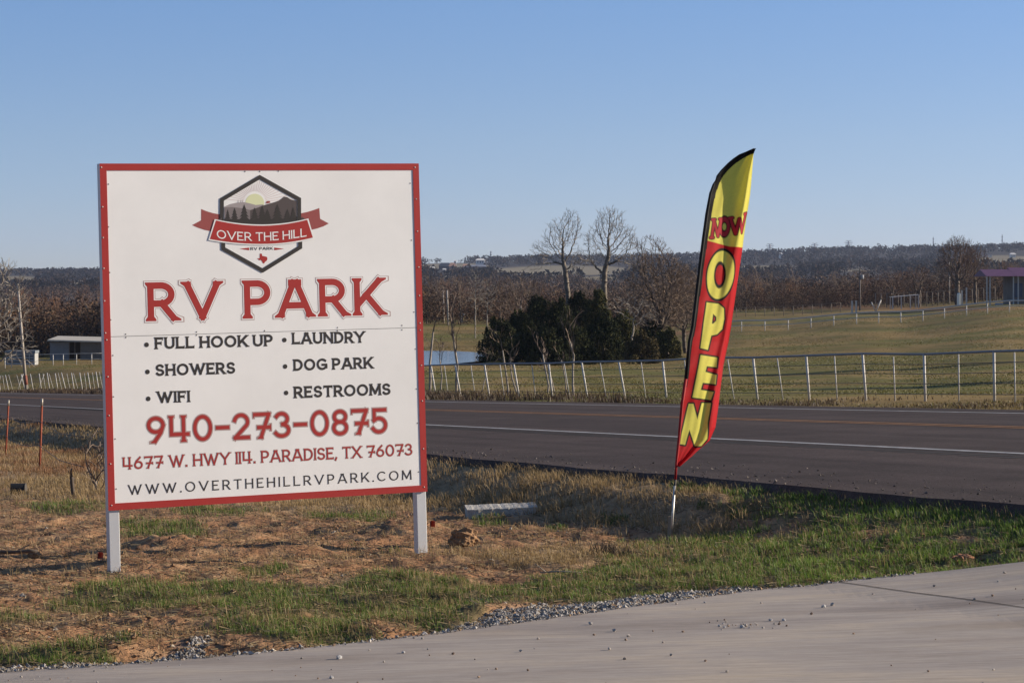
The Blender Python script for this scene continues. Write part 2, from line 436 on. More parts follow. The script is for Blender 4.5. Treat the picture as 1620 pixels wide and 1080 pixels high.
ts = np.concatenate([np.linspace(-70, -20, 12), np.linspace(-18, 80, 200), np.linspace(82, 420, 90)])
def road_strip(name, w0, w1, dz, m, nw=2, skirt=False, jit=0.0):
    ws = np.linspace(w0, w1, nw)
    cols = [(w, dz) for w in ws]
    if skirt: cols = [(w0 - .10, -.16)] + cols + [(w1 + .10, -.2)]
    V = []
    for w, z in cols:
        j = jit * (fbm(ts, ts * 0 + w, .9, 4, 88) - .5) * (1 if w in (w0, w0 - .10) else 0)
        X = w * PX + UX * ts; Y = 27 + w * PY + UY * ts
        X = X + j * PX; Y = Y + j * PY
        V.append(np.c_[X, Y, road_z(X, Y) + z])
    V = np.stack(V, 0); k, n = V.shape[:2]
    ii = np.arange(k * n).reshape(k, n)
    f = np.stack([ii[:-1, :-1], ii[1:, :-1], ii[1:, 1:], ii[:-1, 1:]], -1).reshape(-1, 4)
    o = np_mesh(name, V.reshape(-1, 3), [f], m)
    return tag(o, kind='structure')
road = road_strip('highway', 0, WR, 0.0, M_asph, 12, True, .25)
road_strip('road_marking', 3.86, 3.98, .004, M_white)
road_strip('road_marking', 7.42, 7.53, .004, M_yellow)
road_strip('road_marking', 7.66, 7.77, .004, M_yellow)
road_strip('road_marking', 10.55, 10.66, .004, M_white)
# milled rumble grooves outside the near edge line
mb = MB()
M_groove = mat('groove_asphalt', (.016, .014, .014), rough=.95)
for i in range(170):
    t = -18 + i * .42
    P = []
    for w, dt in ((3.36, 0), (3.76, 0), (3.76, .2), (3.36, .2)):
        X = w * PX + UX * (t + dt); Y = 27 + w * PY + UY * (t + dt); P.append((X, Y, road_z(X, Y) + .003))
    mb.poly(P)
o = mb.build('rumble_strip', M_groove); tag(o, kind='structure')

# ---------------------------------------------------------------- concrete drive
xs = np.concatenate([np.linspace(-60, -4, 20)[:-1], np.linspace(-4, 5, 160), np.linspace(5.2, 40, 30)])
fr = np.concatenate([[0], np.linspace(.0015, .25, 60), np.linspace(.27, 1, 14)])
XX, FF = np.meshgrid(xs, fr, indexing='ij')
top = np.broadcast_to((drive_top(xs) + .018 * (fbm(xs, xs * 0, 2.2, 3, 99) - .5) * 2)[:, None], XX.shape)
YY = top + (-48 - top) * FF
Xf, Yf = XX.ravel(), YY.ravel()
ZZ = fore_z(Xf, Yf) + .032
nx, ny = XX.shape
ii = np.arange(nx * ny).reshape(nx, ny)
f1 = np.stack([ii[:-1, :-1], ii[:-1, 1:], ii[1:, 1:], ii[1:, :-1]], -1).reshape(-1, 4)
ev = np.c_[XX[:, 0], YY[:, 0] + .012, ZZ.reshape(nx, ny)[:, 0] - .13]
b0 = nx * ny; jj = np.arange(nx)
f2 = np.stack([b0 + jj[:-1], jj * ny + 0 * jj, ], -1) if False else np.stack([b0 + jj[:-1], ii[:-1, 0], ii[1:, 0], b0 + jj[1:]], -1)
M_conc = bpy.data.materials.new('brushed_concrete'); M_conc.use_nodes = True
n, l = M_conc.node_tree.nodes, M_conc.node_tree.links
p = n['Principled BSDF']; p.inputs['Roughness'].default_value = .85; p.inputs['Specular IOR Level'].default_value = .25
t = n.new('ShaderNodeTexCoord')
def noise(scale, st, detail=6):
    mpn = n.new('ShaderNodeMapping'); mpn.inputs['Scale'].default_value = st; mpn.inputs['Rotation'].default_value = (0, 0, R(-27))
    nz = n.new('ShaderNodeTexNoise'); nz.inputs['Scale'].default_value = scale; nz.inputs['Detail'].default_value = detail; nz.inputs['Roughness'].default_value = .62
    l.new(t.outputs['Object'], mpn.inputs['Vector']); l.new(mpn.outputs['Vector'], nz.inputs['Vector']); return nz.outputs['Fac']
def ramp(fac, stops):
    r = n.new('ShaderNodeValToRGB'); l.new(fac, r.inputs['Fac'])
    el = r.color_ramp.elements
    while len(el) < len(stops): el.new(.5)
    for e, (po, cc) in zip(el, stops): e.position = po; e.color = (*cc, 1)
    return r.outputs['Color']
def mul(a, b):
    m = n.new('ShaderNodeMix'); m.data_type = 'RGBA'; m.blend_type = 'MULTIPLY'; m.inputs['Factor'].default_value = 1
    l.new(a, m.inputs['A']); l.new(b, m.inputs['B']); return m.outputs['Result']
cA = ramp(noise(.9, (1, 2.2, 1)), [(.3, (.33, .272, .222)), (.5, (.395, .338, .288)), (.72, (.48, .392, .30))])
cB = ramp(noise(9, (.25, 3.5, 1)), [(.25, (.72, .72, .73)), (.6, (1, 1, 1)), (.8, (1.12, 1.11, 1.09))])
cC = ramp(noise(45, (.35, 3, 1)), [(.3, (.86, .86, .86)), (.7, (1.1, 1.1, 1.1))])
cD = ramp(noise(.55, (.35, 2.4, 1), 4), [(.34, (.80, .79, .80)), (.5, (1, 1, 1)), (.7, (1.07, 1.05, 1.0))])
l.new(mul(mul(mul(cA, cB), cC), cD), p.inputs['Base Color'])
bn = n.new('ShaderNodeBump'); bn.inputs['Strength'].default_value = .35; bn.inputs['Distance'].default_value = .01
l.new(noise(60, (.2, 3, 1)), bn.inputs['Height']); l.new(bn.outputs['Normal'], p.inputs['Normal'])
drive = np_mesh('driveway', np.r_[np.c_[Xf, Yf, ZZ], ev], [f1[:, ::-1], f2], M_conc, smooth=False)
tag(drive, kind='structure')
M_joint = mat('joint_filler', (.035, .033, .032), rough=.9)
jp = [spot(1330, 14.42), spot(1400, 13.95), spot(1470, 13.66), spot(1620, 13.2), spot(1800, 12.6)]
P0 = [Vector((p_.x, p_.y, float(fore_z(np.array([p_.x]), np.array([p_.y]))[0]) + .032 + .010)) for p_ in jp]
def onimg(x, y, lift):                       # where the sight line through a photo point meets the drive
    d = 13.0
    for _ in range(30):
        X = (x - 810) / F * d
        z = float(fore_z(np.array([X]), np.array([d]))[0]) + lift
        d = d * .5 + .5 * (-z * F / (y - 450))
    X = (x - 810) / F * d
    return Vector((X, d, z))
jl = [(1328, 920), (1345, 922), (1400, 930), (1450, 937), (1500, 943), (1545, 949), (1580, 954), (1620, 960), (1720, 976), (1900, 1006)]
mb = MB()
for (a, b) in zip(jl[:-1], jl[1:]):
    A, B = onimg(*a, .0345), onimg(*b, .0345)
    mb.poly([A + Vector((0, -.016, 0)), B + Vector((0, -.016, 0)), B + Vector((0, .016, 0)), A + Vector((0, .016, 0))])
o = mb.build('driveway_joint', M_joint); tag(o, kind='structure')

# ---------------------------------------------------------------- pond
M_water = mat('pond_water', (.03, .035, .04), rough=.12, spec=.5, bump=.12, bscale=2.5)
a = np.linspace(0, 2 * math.pi, 64, endpoint=False)
wob = 1 + .12 * (vnoise(np.cos(a) * 1.5 + 5, np.sin(a) * 1.5 + 5, 4) - .5) * 2
mb = MB(); mb.poly([(-6.4 + 5.1 * w * math.cos(t), 173.5 + 17.8 * w * math.sin(t), -5.02) for t, w in zip(a, wob)])
tag(mb.build('pond', M_water), kind='structure')

# ---------------------------------------------------------------- grass
def blades(name, X, Y, Z, H, Wd, C0, C1, lean=.5, m=None, wind=(-.15, 0)):
    n = len(X)
    th = rng.uniform(0, 2 * math.pi, n)
    ld = rng.uniform(0, 2 * math.pi, n); la = np.abs(rng.normal(0, lean, n)) * H
    dx, dy = np.cos(th) * Wd / 2, np.sin(th) * Wd / 2
    lx, ly = np.cos(ld) * la + wind[0] * H, np.sin(ld) * la + wind[1] * H
    V = np.empty((n, 5, 3), np.float32); C = np.empty((n, 5, 3), np.float32)
    V[:, 0] = np.c_[X - dx, Y - dy, Z - .01]; V[:, 1] = np.c_[X + dx, Y + dy, Z - .01]
    V[:, 2] = np.c_[X + dx * .75 + lx * .35, Y + dy * .75 + ly * .35, Z + H * .6]
    V[:, 3] = np.c_[X - dx * .75 + lx * .35, Y - dy * .75 + ly * .35, Z + H * .6]
    V[:, 4] = np.c_[X + lx, Y + ly, Z + H * np.sqrt(np.maximum(.12, 1 - (la / H) ** 2 * .5))]
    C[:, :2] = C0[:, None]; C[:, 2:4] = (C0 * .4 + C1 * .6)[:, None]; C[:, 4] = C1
    b = np.arange(n)[:, None] * 5
    return np_mesh(name, V.reshape(-1, 3), [b + np.array([0, 1, 2, 3]), b + np.array([3, 2, 4])], m, col=C.reshape(-1, 3))
M_blade = mat('grass_blade', (.1, .12, .04), rough=.55, attr='Col', spec=.25, trans=.35)
def cand(N, d0, d1, x0=-330, x1=1950):
    d = np.exp(rng.uniform(math.log(d0), math.log(d1), N)); x = rng.uniform(x0, x1, N)
    return (x - 810) / F * d, d
def ground_ok(X, Y):
    q, t = qt(X, Y)
    return (q > -.02) & (in_drive(X, Y) < -.01)
N = 1100000
X, Y = cand(N, 11.2, 62)
ok = ground_ok(X, Y); X, Y = X[ok], Y[ok]
g, tn, b = ground_masks(X, Y, None)
x, y = img(X, Y, base_z(X, Y))
ng = fbm(X, Y, 9, 3, 120)
gwid = np.interp(x, GRAV_X, GRAV_W); e = -in_drive(X, Y)
keep = rng.uniform(0, 1, len(X)) < g * .95 * np.clip(.15 + 2.6 * (ng - .35), 0, 1) * sstep(gwid * .75, gwid * 1.05 + .01, e + (ng - .5) * .3)
Xg, Yg = X[keep], Y[keep]; zg = ground_z(Xg, Yg); k = len(Xg)
big = sstep(1050, 1350, x[keep]); nn = fbm(Xg, Yg, 3, 3, 130)
Hh = rng.uniform(.03, .075, k) * (.40 + .95 * nn) * (1 + .15 * big)
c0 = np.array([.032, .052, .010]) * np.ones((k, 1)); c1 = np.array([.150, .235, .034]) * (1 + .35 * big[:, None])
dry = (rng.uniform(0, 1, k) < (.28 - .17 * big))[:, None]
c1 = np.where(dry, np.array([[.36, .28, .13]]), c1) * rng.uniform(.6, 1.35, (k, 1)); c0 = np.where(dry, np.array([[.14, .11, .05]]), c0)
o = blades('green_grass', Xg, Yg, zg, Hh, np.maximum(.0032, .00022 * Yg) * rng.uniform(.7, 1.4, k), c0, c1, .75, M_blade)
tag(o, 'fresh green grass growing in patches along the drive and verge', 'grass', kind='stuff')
ng2 = fbm(X, Y, 5, 3, 140)
q, t = qt(X, Y)
keep = (rng.uniform(0, 1, len(X)) < np.maximum(tn * np.clip(.10 + 2.0 * (ng2 - .33), 0, 1) * .9, .11 * sstep(.48, .62, ng2))) & (e > gwid)
Xt, Yt = X[keep], Y[keep]; zt = ground_z(Xt, Yt); k = len(Xt); qq = q[keep]; xx = x[keep]
tall = sstep(.15, .6, qq) * (1 - sstep(1.0, 1.6, qq)) * (1 - sstep(1200, 1400, xx)) + sstep(24, 34, Yt)
Hh = rng.uniform(.025, .085, k) * (1 + .55 * np.clip(tall, 0, 1)) * (.35 + 1.2 * fbm(Xt, Yt, 1.2, 3, 150))
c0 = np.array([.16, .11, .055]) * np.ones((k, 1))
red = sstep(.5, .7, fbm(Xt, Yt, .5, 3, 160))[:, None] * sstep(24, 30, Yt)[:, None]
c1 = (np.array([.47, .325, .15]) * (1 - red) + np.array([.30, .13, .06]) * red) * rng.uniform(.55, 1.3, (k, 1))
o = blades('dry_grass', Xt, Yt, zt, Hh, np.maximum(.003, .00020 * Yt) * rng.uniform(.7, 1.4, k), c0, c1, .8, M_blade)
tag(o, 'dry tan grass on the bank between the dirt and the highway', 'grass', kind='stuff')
# straw litter lying on the dirt
keep = (rng.uniform(0, 1, len(X)) < .09) & (e > .1) & (q > .3)
Xl, Yl = X[keep], Y[keep]; zl = ground_z(Xl, Yl); k = len(Xl)
th = rng.uniform(0, 2 * math.pi, k); L = rng.uniform(.02, .09, k); wd = .004
V = np.empty((k, 4, 3)); ax, ay = np.cos(th) * L, np.sin(th) * L; bx, by = -np.sin(th) * wd / 2, np.cos(th) * wd / 2
up1 = rng.uniform(.002, .014, k); up2 = rng.uniform(.002, .03, k)
V[:, 0] = np.c_[Xl + bx, Yl + by, zl + up1]; V[:, 1] = np.c_[Xl - bx, Yl - by, zl + up1 + .003]
V[:, 2] = np.c_[Xl + ax - bx, Yl + ay - by, zl + up2 + .003]; V[:, 3] = np.c_[Xl + ax + bx, Yl + ay + by, zl + up2]
cc = np.where(rng.uniform(0, 1, (k, 1)) < .6, np.array([[.36, .27, .15]]), np.array([[.10, .065, .04]])) * rng.uniform(.6, 1.2, (k, 1))
o = np_mesh('straw_litter', V.reshape(-1, 3), [np.arange(k * 4).reshape(k, 4)], M_blade, col=np.repeat(cc, 4, 0))
tag(o, 'bits of straw and dead stems littering the bare dirt', 'litter', kind='stuff')
# weeds at the foot of the fence across the highway
N = 46000
t = rng.uniform(-45, 135, N); w = WR + np.abs(rng.normal(0, 1, N)) * 1.6 + 1.2 + rng.uniform(0, 3.2, N)
X = w * PX + UX * t; Y = 27 + w * PY + UY * t
x, y = img(X, Y, base_z(X, Y)); nb = fbm(X, Y, .33, 3, 170)
ok = (rng.uniform(0, 1, N) < np.clip((nb - .40 - .10 * sstep(950, 1050, x)) * 5, .05, 1)); X, Y, x, nb = X[ok], Y[ok], x[ok], nb[ok]
Z = ground_z(X, Y); k = len(X)
left = 1 - sstep(950, 1100, x)
Hh = rng.uniform(.05, .19, k) * (.35 + 1.1 * nb) * (.55 + .95 * left)
c1 = np.where(rng.uniform(0, 1, (k, 1)) < .55, np.array([[.085, .055, .038]]), np.array([[.15, .105, .062]])) * rng.uniform(.6, 1.2, (k, 1))
o = blades('fence_line_weeds', X, Y, Z, Hh, 0.00033 * Y, c1 * .5, c1, .8, M_blade)
tag(o, 'brown dead weeds tangled along the foot of the fence across the highway', 'weeds', kind='stuff')

# short winter turf of the pasture
N = 150000
X, Y = cand(N, 46, 300, -100, 1760)
q, t = qt(X, Y); ok = (q < -WR - 2.0) & (((X + 6.4) / 5.4) ** 2 + ((Y - 173.5) / 18.6) ** 2 > 1); X, Y = X[ok], Y[ok]
nb = fbm(X * .6, Y * .25, .5, 4, 173); ok = rng.uniform(0, 1, len(X)) < np.clip((nb - .36) * 4, .05, 1); X, Y, nb = X[ok], Y[ok], nb[ok]; k = len(X)
c1 = np.array([.20, .142, .055]) * np.ones((k, 1)); gsel = fbm(X * .35 + Y * .05, Y, .06, 4, 31)[:, None] + rng.normal(0, .08, (k, 1)) > .5
c1 = np.where(gsel, np.array([[.135, .125, .036]]), c1) * rng.uniform(.75, 1.2, (k, 1))
o = blades('pasture_turf', X, Y, ground_z(X, Y), rng.uniform(.015, .05, k) * (.5 + nb), .0005 * Y, c1 * .8, c1, 1.2, M_blade)
tag(o, 'short olive and tan winter turf of the pasture', 'grass', kind='stuff')

# ---------------------------------------------------------------- gravel and clods
def stones(name, X, Y, Z, Sz, C, m):
    oc = np.array([[1, 0, 0], [-1, 0, 0], [0, 1, 0], [0, -1, 0], [0, 0, 1], [0, 0, -1]], float)
    fc = np.array([[0, 2, 4], [2, 1, 4], [1, 3, 4], [3, 0, 4], [2, 0, 5], [1, 2, 5], [3, 1, 5], [0, 3, 5]])
    n = len(X); th = rng.uniform(0, 6.28, n)
    v = oc[None] * rng.uniform(.55, 1.3, (n, 6, 1)) + rng.normal(0, .22, (n, 6, 3))
    v = v * Sz[:, None, None] * np.array([1, 1, .75])
    ct, st = np.cos(th)[:, None], np.sin(th)[:, None]
    V = np.stack([v[..., 0] * ct - v[..., 1] * st + X[:, None], v[..., 0] * st + v[..., 1] * ct + Y[:, None], v[..., 2] + Z[:, None]], -1)
    F_ = (np.arange(n)[:, None, None] * 6 + fc[None]).reshape(-1, 3)
    return np_mesh(name, V.reshape(-1, 3), [F_], m, col=np.repeat(C, 6, 0))
M_stone = mat('crushed_stone', (.3, .3, .28), rough=.9, attr='Col', spec=.2, bump=.3, bscale=90)
N = 110000
X = rng.uniform(-5.5, 2.4, N); xg0 = 810 + F * X / np.interp(X, DX, DY)
gwid = np.interp(xg0, GRAV_X, GRAV_W)
e = rng.uniform(-.06, 1, N) * 1.0
nz = fbm(X, X * 0 + e * .6, 2.5, 3, 180)
ok = (e < gwid * (.35 + 1.3 * nz)) & (rng.uniform(0, 1, N) < np.where(e < 0, .12, .95)); X, e = X[ok], e[ok]
Y = np.interp(X, DX, DY) + e; k = len(X)
heap = .05 * np.exp(-((e - .35) / .2) ** 2) * sstep(.5, .7, gwid[ok]) * fbm(X, Y, 3, 3, 190)
sz = np.minimum(np.exp(rng.normal(math.log(.0088), .42, k)) * .8, .017)
Z = np.where(e < 0, fore_z(X, Y) + .034, ground_z(X, Y)) + sz * .4 + heap
C = np.array([.275, .255, .235]) * rng.uniform(.3, 1.5, (k, 1)); C = np.where(rng.uniform(0, 1, (k, 1)) < .12, np.array([[.28, .19, .12]]), C)
tag(stones('gravel', X, Y, Z, sz, C, M_stone), 'grey crushed stone spilled along the edge of the concrete drive', 'gravel', kind='stuff')
k = 1800; t = rng.uniform(-17, 45, k); w = np.abs(rng.normal(0, .55, k)) + .02
X = w * PX + UX * t; Y = 27 + w * PY + UY * t; sz = np.minimum(np.exp(rng.normal(math.log(.0075), .45, k)), .017)
tag(stones('road_grit', X, Y, road_z(X, Y) + sz * .4, sz, np.array([.13, .11, .095]) * rng.uniform(.4, 1.6, (k, 1)), M_stone), 'loose grit scattered along the near edge of the asphalt', 'grit', kind='stuff')
X, Y = cand(60000, 11.5, 26)
q, t = qt(X, Y); g, tn, b = ground_masks(X, Y, None)
e = -in_drive(X, Y); cl = fbm(X, Y, 2.2, 3, 200)
ok = (q > .5) & (e > .1) & (rng.uniform(0, 1, len(X)) < np.clip((cl - .42) * 2.4, .02, 1) * (1 - .7 * g)); X, Y = X[ok], Y[ok]; k = len(X)
sz = np.minimum(np.exp(rng.normal(math.log(.0075), .5, k)), .02)
C = np.where(rng.uniform(0, 1, (k, 1)) < .93, np.array([[.27, .16, .092]]), np.array([[.42, .36, .28]])) * rng.uniform(.55, 1.3, (k, 1))
tag(stones('soil_crumbs', X, Y, ground_z(X, Y) + sz * .25, sz, C, M_ground), 'crumbs and small clods of reddish soil strewn over the dirt', 'soil', kind='stuff')
# ---------------------------------------------------------------- the big sign
YAW, ROLL, TILT = 0.43883, 0.02049, -0.01972
_c, _s = math.cos, math.sin
RS = np.array([[_c(YAW), -_s(YAW), 0], [_s(YAW), _c(YAW), 0], [0, 0, 1]]) @ np.array([[1, 0, 0], [0, _c(TILT), -_s(TILT)], [0, _s(TILT), _c(TILT)]]) @ np.array([[_c(ROLL), 0, -_s(ROLL)], [0, 1, 0], [_s(ROLL), 0, _c(ROLL)]])
PC = np.array([-1.77015, 18.33769, -0.34439])     # middle of the panel face
HB = 1.66                                          # from the ground up to the middle of the panel
base = PC - RS @ np.array([0, 0, HB])
sign = empty('roadside_sign', base, 'big square white sign board with red border and red lettering on two metal posts', 'sign')
sign.rotation_euler = Matrix(RS.tolist()).to_euler()
def s2(x, y):                                      # photo point -> sign face (metres from the panel's middle)
    d = np.array([(x - 810) / F, 1, -(y - 450) / F])
    n = RS[:, 1]
    p = d * (n @ PC) / (n @ d)
    u = RS.T @ (p - PC)
    return u[0], u[2]
M_panel = mat('sign_panel_white', (.80, .79, .77), rough=.42, var=.055, scale=1.3, spec=.3, bump=.05, bscale=1.1)
M_red = mat('sign_red', (.36, .030, .026), rough=.5, var=.06, scale=3)
M_dark = mat('sign_charcoal', (.035, .030, .028), rough=.55)
M_alu = mat('aluminium_post', (.56, .57, .58), rough=.5, metal=.5, var=.06, scale=3, stretch=(1, 1, .6))
M_edge = mat('panel_edge', (.55, .55, .54), rough=.6)
hw = 1.22
mb = MB(); mb.box((-hw, 0, HB + .002), (hw, .012, HB + hw)); mb.build('sign_panel', [M_panel], sign)
mb = MB(); mb.box((-hw, 0, HB - hw), (hw, .012, HB - .002)); mb.build('sign_panel', [M_panel], sign)
mb = MB(); mb.box((-hw + .02, .004, HB - .02), (hw - .02, .010, HB + .02)); mb.build('panel_seam', [mat('seam_shadow', (.30, .29, .28))], sign)
bw = .047
mb = MB()
mb.box((-hw - .002, -.004, HB + hw - bw), (hw + .002, -.0005, HB + hw + .002)); mb.box((-hw - .002, -.004, HB - hw - .002), (hw + .002, -.0005, HB - hw + bw))
mb.box((-hw - .002, -.004, HB - hw + bw), (-hw + bw, -.0005, HB + hw - bw)); mb.box((hw - bw, -.004, HB - hw + bw), (hw + .002, -.0005, HB + hw - bw))
mb.build('border', [M_red], sign)
for sx in (-1, 1):
    mb = MB(); x0 = -hw + .004 if sx < 0 else hw - .080
    mb.box((x0, .0125, -.45), (x0 + .076, .0885, HB + hw + .004))
    mb.build('post', [M_alu], sign, bevel=.003)
for zz in (HB + hw - .06, HB, HB - hw + .08):
    mb = MB(); mb.box((-hw + .085, .014, zz - .025), (hw - .085, .062, zz + .025)); mb.build('cross_rail', [M_alu], sign)
# rivets and screws
def dome(name, r, m, h=.3):
    mb = MB(); V = []; k = 8
    for j, (rr_, hh) in enumerate(((1, 0), (.85, .5), (.45, .9))):
        for i in range(k): V.append((r * rr_ * math.cos(i * 6.283 / k), -r * h * 2 * hh, r * rr_ * math.sin(i * 6.283 / k)))
    Fs = [(a * k + i, a * k + (i + 1) % k, (a + 1) * k + (i + 1) % k, (a + 1) * k + i) for a in range(2) for i in range(k)] + [tuple(range(2 * k, 3 * k))]
    mb.raw(V, Fs); return mb.build(name, [m], sign, smooth=True)
riv0 = dome('rivet', .0060, mat('rivet_steel', (.42, .38, .36), rough=.5, metal=.6))
scr0 = dome('screw', .0052, mat('screw_grey', (.16, .15, .14), rough=.5, metal=.5), .3)
RIV = [(160, 265), (161.9, 327.5), (162.6, 376), (163.8, 424.6), (165, 476), (166.5, 526.7), (168.3, 537.5), (170.2, 595.8), (172, 657), (174.5, 733.5), (176.2, 799),
       (656, 265), (658, 315), (660, 366), (661.9, 422.6), (663, 467.6), (664, 511), (664.4, 522), (666, 577.8), (667.6, 634), (669.4, 709.5), (670.5, 770)]
SCR = [(171.5, 291.5), (171.7, 359), (173.5, 431), (175.3, 505.8), (178.7, 562), (179.5, 627.4), (182.3, 694), (184, 773), (649, 290), (651, 380), (655, 493.5), (657.3, 552),
       (659, 615), (660.5, 669), (662.5, 746), (387.5, 271.5), (411, 271.5), (440.5, 270.8), (199, 528.5), (199.3, 533.5), (311, 525), (311, 530), (418.8, 523), (534, 518.0), (534, 522.8), (636, 514.5), (636, 521.6)]
for L, o0, yy in ((RIV, riv0, -.004), (SCR, scr0, 0.0)):
    for i, (x, y) in enumerate(L):
        o = o0
        if i:
            o = o0.copy(); S.collection.objects.link(o); o.parent = sign
        u, v = s2(x, y); o.location = (u, yy, HB + v)

# lettering: every letter is drawn as strokes with slab serifs
def arc(cx, cy, rx, ry, a0, a1, n=14):
    return [(cx + rx * math.cos(R(a0 + (a1 - a0) * i / n)), cy + ry * math.sin(R(a0 + (a1 - a0) * i / n))) for i in range(n + 1)]
def ell(cx, cy, rx, ry): return arc(cx, cy, rx, ry, 90, 450, 28)
# glyph: width, [(points, serif at start, serif at end)]
GL = {
 'A': (.80, [([(0, 0), (.36, 1)], 1, 0), ([(.44, 1), (.80, 0)], 0, 1), ([(.14, .28), (.66, .28)], 0, 0), ([(.30, 1), (.50, 1)], 0, 0)]),
 'C': (.74, [(arc(.42, .5, .42, .5, 48, 312, 20), 0, 0)]),
 'D': (.66, [([(0, 1), (0, 0)], 1, 1), ([(0, 1), (.22, 1)] + arc(.22, .5, .44, .5, 80, -80, 16) + [(.22, 0), (0, 0)], 0, 0)]),
 'E': (.52, [([(0, 1), (0, 0)], 1, 1), ([(0, 1), (.50, 1)], 0, 2), ([(0, .52), (.40, .52)], 0, 0), ([(0, 0), (.52, 0)], 0, 2)]),
 'F': (.50, [([(0, 1), (0, 0)], 1, 1), ([(0, 1), (.50, 1)], 0, 2), ([(0, .50), (.38, .50)], 0, 2)]),
 'G': (.80, [(arc(.42, .5, .42, .5, 48, 330, 20), 0, 0), ([(.46, .44), (.80, .44), (.80, .16)], 0, 0)]),
 'H': (.66, [([(0, 1), (0, 0)], 1, 1), ([(.66, 1), (.66, 0)], 1, 1), ([(0, .5), (.66, .5)], 0, 0)]),
 'I': (.0, [([(0, 1), (0, 0)], 1, 1)]),
 'K': (.66, [([(0, 1), (0, 0)], 1, 1), ([(.62, 1), (.06, .30)], 1, 0), ([(.26, .56), (.66, 0)], 0, 1)]),
 'L': (.52, [([(0, 1), (0, 0)], 1, 1), ([(0, 0), (.52, 0)], 0, 2)]),
 'M': (.86, [([(.03, 1), (0, 0)], 1, 1), ([(.03, 1), (.43, .12)], 0, 0), ([(.43, .12), (.83, 1)], 0, 0), ([(.83, 1), (.86, 0)], 1, 1)]),
 'N': (.70, [([(0, 1), (0, 0)], 1, 1), ([(0, 1), (.70, 0)], 0, 0), ([(.70, 1), (.70, 0)], 1, 0)]),
 'O': (.84, [(ell(.42, .5, .42, .5), 0, 0)]),
 'P': (.56, [([(0, 1), (0, 0)], 1, 1), ([(0, 1), (.28, 1)] + arc(.28, .71, .28, .29, 80, -80, 12) + [(.28, .42), (0, .42)], 0, 0)]),
 'R': (.62, [([(0, 1), (0, 0)], 1, 1), ([(0, 1), (.28, 1)] + arc(.28, .72, .28, .28, 80, -80, 12) + [(.28, .44), (0, .44)], 0, 0), ([(.30, .44), (.60, 0)], 0, 1)]),
 'S': (.56, [(arc(.28, .75, .26, .25, 25, 270, 14) + arc(.28, .25, .28, .25, 85, -155, 14), 0, 0)]),
 'T': (.62, [([(.31, 1), (.31, 0)], 0, 1), ([(0, 1), (.62, 1)], 2, 2)]),
 'U': (.66, [([(0, 1), (0, .38)] + arc(.33, .34, .33, .34, 180, 360, 14) + [(.66, .38), (.66, 1)], 1, 1)]),
 'V': (.80, [([(0, 1), (.40, 0)], 1, 0), ([(.80, 1), (.40, 0)], 1, 0)]),
 'W': (1.16, [([(0, 1), (.33, 0)], 1, 0), ([(.33, 0), (.58, .92)], 0, 0), ([(.58, .92), (.83, 0)], 0, 0), ([(.83, 0), (1.16, 1)], 0, 1)]),
 'X': (.70, [([(0, 1), (.70, 0)], 1, 1), ([(.70, 1), (0, 0)], 1, 1)]),
 'Y': (.74, [([(0, 1), (.37, .46)], 1, 0), ([(.74, 1), (.37, .46)], 1, 0), ([(.37, .50), (.37, 0)], 0, 1)]),
 '0': (.66, [(ell(.33, .5, .33, .5), 0, 0)]),
 '1': (.0, [([(0, 1), (0, 0)], 1, 1)]),
 '2': (.58, [(arc(.28, .70, .28, .30, 165, -30, 14) + [(.02, 0)], 0, 0), ([(.02, 0), (.58, 0)], 0, 0)]),
 '3': (.56, [(arc(.26, .76, .25, .24, 150, -80, 14), 0, 0), (arc(.26, .26, .30, .26, 80, -150, 14), 0, 0)]),
 '4': (.74, [([(.05, 1), (.05, .26), (.74, .26)], 1, 0), ([(.56, 1), (.56, 0)], 1, 1)]),
 '5': (.56, [([(.54, 1), (.06, 1), (.06, .56)], 0, 0), (arc(.26, .31, .30, .31, 135, -150, 16), 0, 0)]),
 '6': (.60, [(ell(.30, .30, .30, .30), 0, 0), ([(.02, .40), (.14, .68), (.44, 1)], 0, 0)]),
 '7': (.60, [([(0, 1), (.60, 1)], 2, 0), ([(.60, 1), (.26, 0)], 0, 1), ([(.16, .42), (.62, .42)], 0, 2)]),
 '8': (.56, [(ell(.28, .76, .25, .24), 0, 0), (ell(.28, .26, .28, .27), 0, 0)]),
 '9': (.60, [(ell(.30, .70, .30, .30), 0, 0), ([(.60, .66), (.50, .36), (.26, 0)], 0, 1)]),
 '-': (.44, [([(0, .48), (.44, .48)], 0, 0)]),
 '.': (.0, [([(-.001, 0), (.001, 0)], 0, 0)]),
 ',': (.0, [([(.02, .03), (-.05, -.16)], 0, 0)]),
}
def ribbon(P, w, closed=False):
    n = len(P); out = []
    for i in range(n):
        a = P[i - 1] if i > 0 else (P[-2] if closed else None)
        b = P[i + 1] if i < n - 1 else (P[1] if closed else None)
        d1 = None if a is None else (P[i][0] - a[0], P[i][1] - a[1])
        d2 = None if b is None else (b[0] - P[i][0], b[1] - P[i][1])
        nn = []
        for d in (d1, d2):
            if d:
                L = math.hypot(*d)
                if L > 1e-9: nn.append((-d[1] / L, d[0] / L))
        if len(nn) == 1: m = nn[0]; k = 1
        else:
            sx, sy = nn[0][0] + nn[1][0], nn[0][1] + nn[1][1]; L = math.hypot(sx, sy) or 1
            m = (sx / L, sy / L); k = min(1 / max(.35, m[0] * nn[0][0] + m[1] * nn[0][1]), 2)
        out.append(((P[i][0] + m[0] * w / 2 * k, P[i][1] + m[1] * w / 2 * k), (P[i][0] - m[0] * w / 2 * k, P[i][1] - m[1] * w / 2 * k)))
    return [[out[i][0], out[i][1], out[i + 1][1], out[i + 1][0]] for i in range(n - 1)]
